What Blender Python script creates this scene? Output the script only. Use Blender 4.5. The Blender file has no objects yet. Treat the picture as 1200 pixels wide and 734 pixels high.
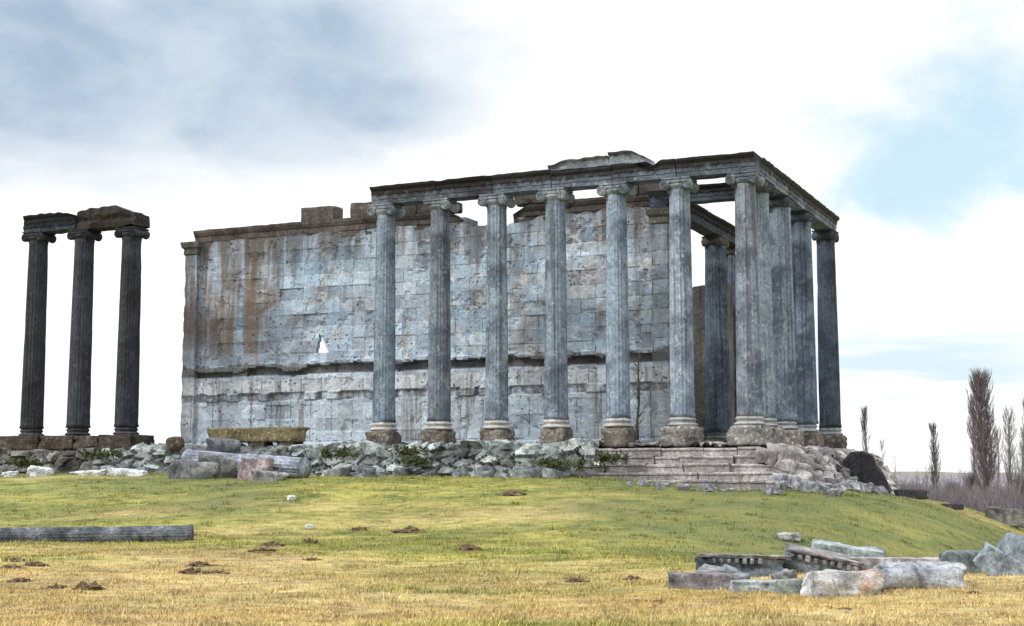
import bpy, bmesh, math, random
import numpy as np
from mathutils import Vector, Matrix, noise as mn
R = math.radians
sc = bpy.context.scene
COL = sc.collection

# ------------------------------------------------------------------ camera, sky, sun, exposure
EYE = 1.75
cam = bpy.data.cameras.new("camera"); cam.lens = 50.0; cam.sensor_width = 36.0
cam.clip_end = 9000; cam.clip_start = 0.1
camo = bpy.data.objects.new("camera", cam); COL.objects.link(camo)
camo.location = (0, 0, EYE); camo.rotation_euler = (R(90 + 6.57), 0, 0)
sc.camera = camo
sc.view_settings.view_transform = 'Standard'; sc.view_settings.look = 'None'
sc.view_settings.exposure = 0.30; sc.view_settings.gamma = 1.0
sc.view_settings.use_curve_mapping = False
SUN_AZ, SUN_EL = R(246), R(36)          # compass style: from +Y towards +X
sun = bpy.data.lights.new("sun", 'SUN'); sun.energy = 2.0; sun.angle = R(10); sun.color = (1.0, .95, .87)
suno = bpy.data.objects.new("sun", sun); COL.objects.link(suno)
sd = Vector((math.sin(SUN_AZ)*math.cos(SUN_EL), math.cos(SUN_AZ)*math.cos(SUN_EL), math.sin(SUN_EL)))
suno.rotation_euler = sd.to_track_quat('Z', 'Y').to_euler(); suno.location = sd*80

class NT:
    """small wrapper for node trees"""
    def __init__(s, tree): s.t = tree; s.n = tree.nodes; s.l = tree.links; s.n.clear()
    def new(s, typ, **kw):
        n = s.n.new(typ)
        for k, v in kw.items(): setattr(n, k, v)
        return n
    def put(s, sock, v):
        if isinstance(v, bpy.types.NodeSocket): s.l.new(v, sock)
        else:
            try: sock.default_value = v
            except Exception: sock.default_value = (*v, 1.0)
    def math(s, op, a, b=0.0, c=None, clamp=False):
        n = s.new('ShaderNodeMath', operation=op, use_clamp=clamp); s.put(n.inputs[0], a); s.put(n.inputs[1], b)
        if c is not None: s.put(n.inputs[2], c)
        return n.outputs[0]
    def ss(s, v, lo, hi, a=0.0, b=1.0):
        n = s.new('ShaderNodeMapRange', interpolation_type='SMOOTHSTEP'); s.put(n.inputs[0], v)
        for i, q in enumerate((lo, hi, a, b)): s.put(n.inputs[i+1], q)
        return n.outputs[0]
    def mix(s, f, a, b, mode='MIX'):
        n = s.new('ShaderNodeMix', data_type='RGBA', blend_type=mode); s.put(n.inputs[0], f)
        for i, v in ((6, a), (7, b)):
            if isinstance(v, (tuple, list)) and len(v) == 3: v = (*v, 1.0)
            if isinstance(v, (int, float)): v = (v, v, v, 1.0)
            s.put(n.inputs[i], v)
        return n.outputs[2]
    def mapping(s, v, scale=(1, 1, 1), loc=(0, 0, 0), rot=(0, 0, 0)):
        n = s.new('ShaderNodeMapping'); s.put(n.inputs[0], v); n.inputs[1].default_value = loc
        n.inputs[2].default_value = rot; n.inputs[3].default_value = scale; return n.outputs[0]
    def noise(s, v, scale, detail=6, rough=.6, dist=0.0):
        n = s.new('ShaderNodeTexNoise'); s.put(n.inputs['Vector'], v); n.inputs['Scale'].default_value = scale
        n.inputs['Detail'].default_value = detail; n.inputs['Roughness'].default_value = rough
        n.inputs['Distortion'].default_value = dist; return n.outputs[0]
    def voronoi(s, v, scale, feature='F1', rnd=1.0):
        n = s.new('ShaderNodeTexVoronoi', feature=feature); s.put(n.inputs['Vector'], v)
        n.inputs['Scale'].default_value = scale; n.inputs['Randomness'].default_value = rnd; return n
    def ramp(s, f, stops):
        n = s.new('ShaderNodeValToRGB'); s.put(n.inputs[0], f); e = n.color_ramp.elements
        while len(e) < len(stops): e.new(.5)
        for el, (p, c) in zip(e, stops): el.position = p; el.color = (*c, 1.0)
        return n.outputs[0]

world = bpy.data.worlds.new("World"); sc.world = world; world.use_nodes = True
w = NT(world.node_tree)
sky = w.new('ShaderNodeTexSky', sky_type='NISHITA'); sky.sun_disc = False
sky.sun_elevation = SUN_EL; sky.sun_rotation = SUN_AZ; sky.air_density = 1.0; sky.dust_density = 2.0
tc = w.new('ShaderNodeTexCoord'); D = tc.outputs['Generated']
sp = w.new('ShaderNodeSeparateXYZ'); w.put(sp.inputs[0], D)
az = w.math('ARCTAN2', sp.outputs[0], sp.outputs[1]); el = w.math('ARCSINE', sp.outputs[2])
nA = w.noise(w.mapping(D, (1.0, 1.0, 2.6)), 4.0, 7, .55, .3)
nB = w.noise(w.mapping(D, (1.0, 1.0, 1.65), (3, 1, 7)), 11.0, 6, .55, .2)
nC = w.noise(w.mapping(D, (1.0, 1.0, 9.0), (5, 2, 1)), 5.0, 5, .5, .2)
def blob(a0, e0, sa, se, amp=.9, lo=.35, hi=1.15, ns=None):
    x = w.math('DIVIDE', w.math('SUBTRACT', az, a0), sa); y = w.math('DIVIDE', w.math('SUBTRACT', el, e0), se)
    d = w.math('SQRT', w.math('ADD', w.math('MULTIPLY', x, x), w.math('MULTIPLY', y, y)))
    k = w.math('MULTIPLY_ADD', ns or nA, amp*2, -amp)
    return w.ss(w.math('ADD', d, k), lo, hi, 1.0, 0.0)
# cloud cover: bright white with its own shapes, brighter overhead
c = w.ramp(nB, [(.22, (.80, .84, .88)), (.38, (.93, .945, .955)), (.52, (.97, .97, .965))])
dark = w.mix(w.ss(nB, .3, .7), (.33, .43, .55), (.52, .60, .69))
m_dark = w.math('MAXIMUM', blob(-.190, .280, .20, .085, .42, .45, 1.12), blob(-.33, .265, .18, .090, .45, .4, 1.2))
m_dark = w.math('MAXIMUM', m_dark, blob(-.105, .262, .11, .045, .55))
m_dark = w.math('MULTIPLY', m_dark, 1.0)
cc = w.mix(m_dark, c, dark)
m_soft = w.math('MULTIPLY', blob(.22, .28, .32, .08, .9, .3, 1.2, nA), .45)
cc = w.mix(m_soft, cc, (.66, .72, .78))
m_low = w.math('MULTIPLY', w.math('MULTIPLY', blob(.28, .075, .16, .035, .9, .3, 1.2, nC), w.ss(nC, .38, .54)), .95)
cc = w.mix(m_low, cc, (.60, .73, .80))
up = w.ss(sp.outputs[2], .36, 1.0, 1.0, 2.2)
bg1 = w.new('ShaderNodeBackground'); w.put(bg1.inputs[0], w.mix(.6, sky.outputs[0], (6.0, 8.6, 9.7))); bg1.inputs[1].default_value = .10
bg2 = w.new('ShaderNodeBackground'); w.put(bg2.inputs[0], cc); w.put(bg2.inputs[1], up)
m_blue = w.math('MAXIMUM', blob(.335, .243, .07, .05, 1.5, .1, 1.5, nB), blob(.31, .212, .11, .048, 1.7, .1, 1.5, nB))
m_blue = w.math('MULTIPLY', m_blue, .85)
ms = w.new('ShaderNodeMixShader'); w.put(ms.inputs[0], m_blue); w.l.new(bg2.outputs[0], ms.inputs[1]); w.l.new(bg1.outputs[0], ms.inputs[2])
wo = w.new('ShaderNodeOutputWorld'); w.l.new(ms.outputs[0], wo.inputs[0])

# ------------------------------------------------------------------ the temple's frame (metres)
OX, OY, TH = 8.812, 52.826, .42762          # corner column, and the turn of the temple
CT, ST = math.cos(TH), math.sin(TH)
def loc2w(x, y): return (OX + x*CT + y*ST, OY - x*ST + y*CT)
S_AX = 2.590                                  # column spacing on the long side
Z_DECK, Z_COL, Z_CAP = 2.88, 3.64, 13.14

def smooth(t): t = np.clip(t, 0, 1); return t*t*(3-2*t)
def _h(ix, iy, s):
    n = (ix.astype(np.int64)*374761393 + iy.astype(np.int64)*668265263 + s*1274126177) & 0x7fffffff
    n = ((n ^ (n >> 13))*1274126177) & 0x7fffffff
    return ((n ^ (n >> 16)) & 0xffff)/65535.0
def vnoise(x, y, s=0):
    x = np.asarray(x, float); y = np.asarray(y, float)
    ix = np.floor(x); iy = np.floor(y); fx = smooth(x-ix); fy = smooth(y-iy)
    a = _h(ix, iy, s); b = _h(ix+1, iy, s); c_ = _h(ix, iy+1, s); d = _h(ix+1, iy+1, s)
    return (a*(1-fx)+b*fx)*(1-fy) + (c_*(1-fx)+d*fx)*fy
def fbm(x, y, s=0, o=4):
    r = 0; a = .5; t = 0
    for i in range(o): r = r + a*vnoise(x*2**i, y*2**i, s+i*17); t += a; a *= .5
    return r/t
def cells(x, y, s=0, jit=.85):
    """F1, F2 distance and a random number of the nearest cell"""
    x = np.asarray(x, float); y = np.asarray(y, float); ix = np.floor(x); iy = np.floor(y)
    f1 = np.full(x.shape, 9.); f2 = np.full(x.shape, 9.); cid = np.zeros(x.shape); gx = np.zeros(x.shape); gy = np.zeros(x.shape)
    for dx in (-1, 0, 1):
        for dy in (-1, 0, 1):
            cx = ix+dx; cy = iy+dy
            px = cx+.5+(_h(cx, cy, s)-.5)*jit; py = cy+.5+(_h(cx, cy, s+5)-.5)*jit
            d = np.hypot(x-px, y-py); k = d < f1
            f2 = np.where(k, f1, np.minimum(f2, d)); cid = np.where(k, _h(cx, cy, s+9), cid); gx = np.where(k, x-px, gx); gy = np.where(k, y-py, gy); f1 = np.where(k, d, f1)
    return f1, f2, cid, gx, gy

def height(X, Y):
    X = np.asarray(X, float); Y = np.asarray(Y, float)
    lx = (X-OX)*CT - (Y-OY)*ST; lw = (X-OX)*ST + (Y-OY)*CT
    far = smooth((lw+24)/14)
    base = -2.6*smooth((lx+1)/14)*far - .25*smooth((Y-90)/60)
    base = np.where(lx < -20, base, base)
    dx = np.maximum(np.maximum(lx-1.6, -38-lx), 0); dy = np.maximum(np.maximum(-2.2-2.2*smooth((-lx-7)/6)-lw, lw-13-8*smooth((-lx-4)/8)), 0)
    d = np.sqrt((dx*1.30)**2 + dy**2)
    top = 1.28 + .42*smooth((-lx+.5)/7) + .16*smooth((-lx-12)/14) - .35*smooth((lx)/2)*smooth((lw-1)/10)
    wob = (fbm(X*.09, Y*.09, 3, 3)-.5)
    m = 1-smooth((d+wob*4)/16.0)
    z = base + (top-base)*m
    z = z + wob*.35*(1-m)*np.clip(Y/30, 0, 1) + (fbm(X*.5, Y*.5, 11, 4)-.5)*.16*np.clip((Y-8)/12, .2, 1)
    far2 = smooth((np.hypot(X, Y)-130)/200)
    z = z*(1-far2) + far2*(-2.5 + (fbm(X*.004, Y*.004, 5, 3)-.5)*.6)
    return z
def hz(x, y): return float(height(np.array([x]), np.array([y]))[0])
def greenness(X, Y):
    """how green or dry the turf grows there"""
    n = fbm(X*.16, Y*.30, 21, 4)-.5; n2 = fbm(X*.05, Y*.09, 31, 3)-.5
    g = .06 + .74*smooth((Y-19-2.5*smooth((-X)/10))/19) + n*1.1 + n2*1.5
    g = g + .25*smooth((X-6)/6)*smooth((Y-28)/5)*smooth((52-Y)/10) - .2*smooth((X-14)/4)
    return np.clip(g, 0, 1)

# ------------------------------------------------------------------ object helpers
def lushness(X, Y):
    """the damper, darker turf of the mound's flanks"""
    n = (fbm(X*.22, Y*.22, 51, 4)-.5)*1.6
    a = smooth((X+2+n*5)/8)*smooth((Y-31+n*3)/6)*smooth((62-Y)/8)*smooth((22-X)/6); b = smooth((-X-7+n*4)/5)*smooth((Y-44+n*4)/6)*.75
    return np.clip((a+b)*(.75+n), 0, 1)
def link(o, parent=None):
    COL.objects.link(o)
    if parent is not None: o.parent = parent
    return o
def tag(o, label=None, cat=None, group=None, kind=None):
    if label: o['label'] = label
    if cat: o['category'] = cat
    if group: o['group'] = group
    if kind or cat: o['kind'] = kind or 'thing'
    return o
def empty(name, loc, rz, label, cat, group=None):
    o = bpy.data.objects.new(name, None); o.empty_display_size = .3; o.location = loc; o.rotation_euler = (0, 0, rz)
    link(o); return tag(o, label, cat, group)
class MB:
    def __init__(s): s.v = []; s.f = []; s.t = []; s.sm = []
    def add(s, vs, fs, tint=.5, smooth=True):
        b = len(s.v); s.v.extend(tuple(p) for p in vs)
        for f in fs: s.f.append(tuple(b+i for i in f))
        s.t.extend(tint if isinstance(tint, (list, np.ndarray)) else [tint]*len(fs)); s.sm.extend([smooth]*len(fs))
        return b
    def build(s, name, mat, parent=None, color=None, loc=None, rot=None):
        me = bpy.data.meshes.new(name); me.from_pydata(s.v, [], s.f); me.update()
        at = me.attributes.new('tint', 'FLOAT', 'FACE'); at.data.foreach_set('value', np.array(s.t, dtype=np.float32))
        me.polygons.foreach_set('use_smooth', np.array(s.sm, dtype=bool)); me.materials.append(mat)
        o = bpy.data.objects.new(name, me)
        if color: o.color = (*color, 1)
        if loc is not None: o.location = loc
        if rot is not None: o.rotation_euler = rot
        return link(o, parent)
_cube = {}
def cube_grid(n):
    if n not in _cube:
        bm = bmesh.new(); bmesh.ops.create_cube(bm, size=2.0)
        bmesh.ops.subdivide_edges(bm, edges=bm.edges[:], cuts=n, use_grid_fill=True)
        bm.verts.index_update(); _cube[n] = ([v.co.copy() for v in bm.verts], [[v.index for v in f.verts] for f in bm.faces]); bm.free()
    return _cube[n]
def stone(mb, c, dims, seed=0, n=5, rnd=.18, amp=.06, rot=(0, 0, 0), tint=None, freq=1.0, taper=0.0, chip=.5):
    """a worn block: rounded box, uneven faces, broken corners"""
    vs, fs = cube_grid(n); out = []; hx, hy, hz_ = (d*.5 for d in dims); m = min(hx, hy, hz_); r = rnd*m*2
    M = Matrix.Rotation(rot[2], 3, 'Z') @ Matrix.Rotation(rot[1], 3, 'Y') @ Matrix.Rotation(rot[0], 3, 'X')
    off = Vector((seed*7.31, seed*3.17, seed*1.73)); C_ = Vector(c)
    for v in vs:
        p = Vector((v.x*hx, v.y*hy, v.z*hz_))
        q = Vector((max(-hx+r, min(hx-r, p.x)), max(-hy+r, min(hy-r, p.y)), max(-hz_+r, min(hz_-r, p.z))))
        d = p-q; L = d.length
        if L > 1e-6:
            d = d/L; p = q+d*min(L, r)
        k = 1-taper*(.5+.5*v.z); p.x *= k; p.y *= k
        a = mn.noise((p+off)*(freq/m*.55)); b = mn.noise((p+off*1.7)*(freq/m*1.6))
        g = mn.noise((p*.6+off*2.3)*(1/m)); nrm = (p*1.0); nrm.normalize()
        c3 = mn.noise((p+off*.7)*(freq/m*3.4)); p = p*(1+a*amp*1.5+b*amp*.9+c3*amp*.35)
        if g > .25: p = p*(1-(g-.25)*chip)
        out.append(M @ p + C_)
    mb.add(out, fs, .5 if tint is None else tint, False if rnd < .12 else True)
def tube(mb, pts, radii, seg=5, tint=.5, cap=True):
    rings = []; n = len(pts); pts = [Vector(p) for p in pts]
    for i, p in enumerate(pts):
        d = (pts[min(i+1, n-1)]-pts[max(i-1, 0)]); d.normalize()
        a = d.orthogonal().normalized(); b = d.cross(a)
        rings.append([p+(a*math.cos(2*math.pi*k/seg)+b*math.sin(2*math.pi*k/seg))*radii[i] for k in range(seg)])
    vs = [q for r_ in rings for q in r_]
    fs = [(i*seg+k, i*seg+(k+1) % seg, (i+1)*seg+(k+1) % seg, (i+1)*seg+k) for i in range(n-1) for k in range(seg)]
    if cap: fs += [tuple(range(seg-1, -1, -1)), tuple(range((n-1)*seg, n*seg))]
    mb.add(vs, fs, tint)
def sweep(mb, xs, prof, noise_amp=.012, seed=0, top=None, tint=.5, axis='x', rag=0.0):
    """closed profile (y,z) swept along x (or along y: axis='y'); top(x) clips the height"""
    n = len(prof); vs = []; o = Vector((seed*3.3, seed*5.1, seed*2.7))
    for i, x in enumerate(xs):
        tz = top(x) if top else 1e9
        for (y, z) in prof:
            p = Vector((x, y, min(z, tz)))
            e = mn.noise(p*1.1+o)*noise_amp*2 + mn.noise(p*3.7+o)*noise_amp
            e2 = mn.noise(p*2.3+o*2)*noise_amp
            if i in (0, len(xs)-1): p.x += mn.noise(p*1.9+o)*rag
            p.y += e; p.z += e2
            vs.append((p.x, p.y, p.z) if axis == 'x' else (p.y, p.x, p.z))
    fs = [(i*n+k, i*n+(k+1) % n, (i+1)*n+(k+1) % n, (i+1)*n+k) for i in range(len(xs)-1) for k in range(n)]
    fs += [tuple(range(n-1, -1, -1)), tuple(range((len(xs)-1)*n, len(xs)*n))]
    mb.add(vs, fs, tint, False)

# ------------------------------------------------------------------ materials
def mat(name):
    m = bpy.data.materials.new(name); m.use_nodes = True; t = NT(m.node_tree)
    b = t.new('ShaderNodeBsdfPrincipled'); o = t.new('ShaderNodeOutputMaterial'); t.l.new(b.outputs[0], o.inputs[0])
    b.inputs['Roughness'].default_value = .92; b.inputs['Specular IOR Level'].default_value = .2
    return m, t, b
def bump(t, b, hgt, strength=.5, dist=.05):
    n = t.new('ShaderNodeBump'); n.inputs['Strength'].default_value = strength; n.inputs['Distance'].default_value = dist
    t.put(n.inputs['Height'], hgt); t.l.new(n.outputs[0], b.inputs['Normal'])
def stone_mat(name, stops, streak=None, s_amt=.5, s_scale=(1.7, 1.7, .13), lichen=None, l_amt=.4, speck=(.62, 1.25), scale=.7,
              crust=None, pits=0.0, fine=9.0, extra=None, bstr=.6):
    m, t, b = mat(name); co = t.new('ShaderNodeTexCoord').outputs['Object']
    oi = t.new('ShaderNodeObjectInfo'); at = t.new('ShaderNodeAttribute', attribute_name='tint')
    n1 = t.noise(co, scale, 8, .65, .4); col = t.ramp(n1, stops)
    nf = t.noise(co, fine, 8, .7); nm = t.noise(t.mapping(co, (1, 1, 1), (4, 9, 2)), scale*4.5, 6, .65)
    if streak:
        ns = t.noise(t.mapping(co, s_scale, (1, 3, 0)), 1.0, 6, .62, .3)
        k = t.ss(ns, .50, .68); col = t.mix(t.math('MULTIPLY', k, s_amt), col, streak)
    if lichen:
        k = t.ss(t.math('ADD', nm, t.math('MULTIPLY_ADD', nf, .4, -.2)), .54, .66)
        col = t.mix(t.math('MULTIPLY', k, l_amt), col, lichen)
    col = extra(t, co, col, nf, nm) if extra else col
    if crust:
        z0, z1, ccol, amt = crust
        sz = t.new('ShaderNodeSeparateXYZ'); t.put(sz.inputs[0], co)
        k = t.ss(t.math('ADD', sz.outputs[2], t.math('MULTIPLY_ADD', nm, 1.0, -.5)), z0, z1)
        col = t.mix(t.math('MULTIPLY', k, amt), col, ccol)
    hgt = t.math('ADD', t.math('MULTIPLY', nf, .6), nm)
    if pits:
        vo = t.voronoi(t.mapping(co, (1, 1, 1), (2, 2, 2)), 4.2); pk = t.ss(t.math('ADD', vo.outputs['Distance'], t.math('MULTIPLY_ADD', nf, .5, -.25)), .10, .24)
        gate = t.ss(t.noise(co, .9, 4, .6), .46, .60); pk = t.math('SUBTRACT', 1.0, t.math('MULTIPLY', t.math('SUBTRACT', 1.0, pk), gate))
        col = t.mix(t.math('MULTIPLY', t.math('SUBTRACT', 1.0, pk), pits), col, (.05, .045, .045)); hgt = t.math('ADD', hgt, t.math('MULTIPLY', pk, .8))
    v = t.ss(nf, .3, .7, *speck); vt = t.math('MULTIPLY', v, t.math('MULTIPLY_ADD', at.outputs['Fac'], .9, .55))
    g = t.new('ShaderNodeCombineColor')
    for i in range(3): t.put(g.inputs[i], vt)
    col = t.mix(1.0, col, g.outputs[0], 'MULTIPLY'); col = t.mix(1.0, col, oi.outputs['Color'], 'MULTIPLY')
    t.put(b.inputs['Base Color'], col); bump(t, b, hgt, bstr, .06); return m

def wall_extra(t, co, col, nf, nm):
    sx = t.new('ShaderNodeSeparateXYZ'); t.put(sx.inputs[0], co); x, z = sx.outputs[0], sx.outputs[2]
    br = t.new('ShaderNodeTexBrick'); wob = t.noise(co, 2.5, 3, .5)
    vx = t.new('ShaderNodeCombineXYZ'); t.put(vx.inputs[0], t.math('ADD', x, t.math('MULTIPLY_ADD', wob, .10, -.05)))
    t.put(vx.inputs[1], t.math('ADD', t.math('SUBTRACT', z, .12), t.math('MULTIPLY_ADD', nm, .05, -.025)))
    t.put(br.inputs['Vector'], vx.outputs[0]); br.inputs['Scale'].default_value = 1.0
    br.inputs['Brick Width'].default_value = 1.35; br.inputs['Row Height'].default_value = .62
    br.inputs['Mortar Size'].default_value = .024; br.inputs['Mortar Smooth'].default_value = .6; br.inputs['Bias'].default_value = 0.0
    br.inputs['Color1'].default_value = (.66, .67, .70, 1); br.inputs['Color2'].default_value = (1.24, 1.22, 1.19, 1); br.inputs['Mortar'].default_value = (.9, .9, .9, 1)
    col = t.mix(.85, col, br.outputs['Color'], 'MULTIPLY')
    jm = t.math('MULTIPLY', t.math('MULTIPLY', br.outputs['Fac'], t.ss(nm, .37, .53)), t.ss(x, -25.0, -15.0, .35, 1.0)); col = t.mix(t.math('MULTIPLY', jm, .85), col, (.075, .07, .068))
    bp = t.math('MULTIPLY', t.math('MULTIPLY', t.ss(x, -26.5, -24.5), t.ss(x, -19.0, -21.5)), t.math('MULTIPLY', t.ss(z, 7.2, 8.6), t.ss(t.noise(co, .55, 5, .6), .44, .56))); col = t.mix(t.math('MULTIPLY', bp, .6), col, (.30, .42, .55))
    wp = t.math('MULTIPLY', t.ss(t.noise(t.mapping(co, (1, 1, 1), (9, 4, 4)), 1.9, 7, .72), .54, .60), t.ss(x, -24.5, -19.5, .35, 1.0)); col = t.mix(t.math('MULTIPLY', wp, .65), col, (.60, .615, .61))
    # brown wash and rust runs on the far third of the wall, dark runs below the crown
    left = t.ss(t.math('ADD', x, t.math('MULTIPLY_ADD', nm, 7.0, -3.5)), -22.5, -27.0)
    upz = t.ss(z, 6.3, 8.8)
    st = t.noise(t.mapping(co, (1.0, 1.0, .10), (2, 1, 5)), 1.5, 6, .65, .4); st2 = t.noise(t.mapping(co, (1.0, 1.0, .05), (7, 1, 5)), 1.1, 5, .6, .3)
    k = t.math('MULTIPLY', t.math('MULTIPLY', left, upz), t.ss(st, .38, .56)); col = t.mix(t.math('MULTIPLY', k, .84), col, (.150, .112, .095))
    rs = t.math('MULTIPLY', t.math('MULTIPLY', t.ss(x, -24.0, -26.2), t.ss(x, -28.8, -27.6)), t.math('MULTIPLY', upz, t.ss(st2, .46, .56)))
    col = t.mix(t.math('MULTIPLY', rs, .55), col, (.24, .165, .095))
    tp = t.math('MULTIPLY', t.ss(t.math('ADD', z, t.math('MULTIPLY_ADD', st, 5.5, -2.75)), 11.0, 13.2), t.ss(st2, .34, .56)); col = t.mix(t.math('MULTIPLY', tp, .80), col, (.085, .075, .070))
    st3 = t.noise(t.mapping(co, (1.0, 1.0, .035), (4, 6, 2)), 1.7, 5, .6, .2); vr = t.math('MULTIPLY', t.ss(st3, .56, .66), t.ss(nm, .34, .52)); col = t.mix(t.math('MULTIPLY', vr, .60), col, (.11, .10, .10))
    lo = t.ss(z, 6.6, 6.2); col = t.mix(t.math('MULTIPLY', lo, .55), col, (.58, .64, .68))
    pk_ = t.math('MULTIPLY', t.ss(z, 5.66, 5.76), lo); col = t.mix(t.math('MULTIPLY', pk_, .45), col, (.62, .595, .59)); lw_ = t.math('MULTIPLY', lo, t.ss(t.noise(t.mapping(co, (1, 1, .8), (3, 8, 1)), 1.5, 7, .72), .50, .60)); col = t.mix(t.math('MULTIPLY', lw_, .6), col, (.27, .31, .35))
    b2 = t.new('ShaderNodeTexBrick'); v2 = t.new('ShaderNodeCombineXYZ'); t.put(v2.inputs[0], t.math('ADD', x, t.math('MULTIPLY_ADD', nm, .12, -.06))); t.put(v2.inputs[1], t.math('SUBTRACT', z, 5.62)); t.put(b2.inputs['Vector'], v2.outputs[0]); b2.inputs['Scale'].default_value = 1.0
    b2.inputs['Brick Width'].default_value = 1.12; b2.inputs['Row Height'].default_value = 2.2; b2.inputs['Mortar Size'].default_value = .045; b2.inputs['Mortar Smooth'].default_value = .8
    jt = t.math('MULTIPLY', t.math('MULTIPLY', b2.outputs['Fac'], lo), t.ss(nm, .42, .54)); col = t.mix(t.math('MULTIPLY', jt, .8), col, (.10, .085, .075))
    rn = t.math('MULTIPLY', lo, t.ss(st, .54, .66)); col = t.mix(t.math('MULTIPLY', rn, .7), col, (.17, .15, .135))
    lip = t.math('MULTIPLY', t.ss(z, 6.50, 6.62), t.ss(t.math('ADD', z, t.math('MULTIPLY_ADD', nm, 1.3, -.65)), 7.14, 6.94)); col = t.mix(t.math('MULTIPLY', lip, .75), col, t.mix(t.ss(x, -20.0, -23.0), (.075, .052, .045), (.085, .075, .042)))  # brown ledge band, darkened to paint the recess's shade into the colour
    md = t.math('MULTIPLY', t.math('MULTIPLY', t.ss(z, 5.28, 5.40), t.ss(z, 5.76, 5.66)), t.ss(nm, .42, .58)); col = t.mix(t.math('MULTIPLY', md, .7), col, (.12, .105, .10))
    return col
GREY = [(.30, (.065, .078, .10)), (.44, (.155, .19, .245)), (.58, (.29, .345, .42)), (.75, (.175, .18, .20))]
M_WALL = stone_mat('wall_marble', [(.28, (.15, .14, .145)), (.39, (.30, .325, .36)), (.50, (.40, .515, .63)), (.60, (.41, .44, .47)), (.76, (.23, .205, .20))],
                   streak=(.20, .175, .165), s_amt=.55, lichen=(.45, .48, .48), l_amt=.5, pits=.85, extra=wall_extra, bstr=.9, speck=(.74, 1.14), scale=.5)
M_COL = stone_mat('column_marble', GREY, streak=(.075, .085, .095), s_amt=.8, s_scale=(5, 5, .09), lichen=(.50, .53, .54), l_amt=.35, bstr=.45)
M_BASE = stone_mat('pale_marble', [(.3, (.27, .275, .29)), (.5, (.42, .43, .44)), (.7, (.50, .49, .48))], streak=(.2, .17, .15), s_amt=.35, bstr=.5)
M_ARCH = stone_mat('entablature_marble', [(.3, (.045, .05, .06)), (.5, (.095, .115, .145)), (.68, (.18, .215, .26))], streak=(.04, .04, .042), s_amt=.7,
                   s_scale=(.9, .9, .5), lichen=(.33, .35, .35), l_amt=.35, crust=(13.36, 13.56, (.028, .025, .026), .95), bstr=.7)
M_FRIEZE = stone_mat('frieze_marble', [(.3, (.07, .072, .08)), (.5, (.145, .16, .18)), (.68, (.24, .26, .285))], streak=(.04, .04, .042), s_amt=.6,
                   s_scale=(.9, .9, .5), lichen=(.33, .35, .35), l_amt=.35, crust=(14.12, 14.34, (.03, .027, .028), .9), bstr=.7)
M_CRUST = stone_mat('crusted_stone', [(.3, (.05, .048, .048)), (.5, (.095, .09, .088)), (.7, (.16, .15, .145))], streak=(.035, .032, .03), s_amt=.6,
                    lichen=(.2, .19, .15), l_amt=.3, bstr=.8)
M_DARKCOL = stone_mat('dark_marble', [(.3, (.018, .018, .024)), (.5, (.036, .038, .047)), (.72, (.06, .064, .076))], streak=(.014, .013, .016), s_amt=.7,
                      s_scale=(4, 4, .12), lichen=(.09, .095, .11), l_amt=.3, bstr=.5)  # near-black stone colours for the three columns standing apart
M_PLINTH = stone_mat('brown_block', [(.3, (.05, .043, .038)), (.5, (.14, .118, .10)), (.7, (.24, .22, .20))], lichen=(.42, .42, .40), l_amt=.5, scale=1.4, bstr=.8)
M_RUBBLE = stone_mat('rubble_stone', [(.28, (.045, .048, .05)), (.43, (.15, .165, .175)), (.58, (.36, .385, .385)), (.78, (.17, .15, .135))],
                     lichen=(.065, .085, .035), l_amt=.75, scale=1.1, speck=(.5, 1.35), bstr=.9)
M_STEP = stone_mat('step_marble', [(.3, (.11, .105, .11)), (.5, (.24, .232, .235)), (.7, (.38, .365, .36))], streak=(.12, .11, .11), s_amt=.45, s_scale=(2.2, 2.2, 1.6),
                   lichen=(.14, .14, .10), l_amt=.45, speck=(.5, 1.35), bstr=.9)
M_BLOCK = stone_mat('loose_marble', [(.34, (.075, .082, .095)), (.48, (.22, .24, .265)), (.63, (.47, .48, .485))], streak=(.07, .068, .07), s_amt=.65, s_scale=(2.5, 2.5, 1.4),
                    lichen=(.075, .085, .07), l_amt=.6, scale=1.7, fine=14, bstr=.7)
M_WHITE = stone_mat('weathered_white_marble', [(.34, (.13, .14, .155)), (.47, (.40, .42, .445)), (.62, (.66, .68, .68))], streak=(.10, .10, .105), s_amt=.5, s_scale=(2.5, 2.5, 1.4),
                    lichen=(.09, .10, .09), l_amt=.55, scale=1.5, fine=14, bstr=.9)
M_ORANGE = stone_mat('orange_lichen_marble', [(.34, (.09, .095, .11)), (.46, (.40, .40, .41)), (.58, (.66, .70, .67))], streak=(.42, .20, .10), s_amt=.8, s_scale=(1.3, 1.3, 1.1),
                     lichen=(.05, .055, .06), l_amt=.8, scale=1.3, fine=14, bstr=.9)
M_DARKST = stone_mat('dark_stone', [(.3, (.022, .022, .027)), (.5, (.04, .04, .046)), (.7, (.07, .068, .07))], lichen=(.11, .105, .10), l_amt=.4, scale=1.6, bstr=.8)
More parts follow.
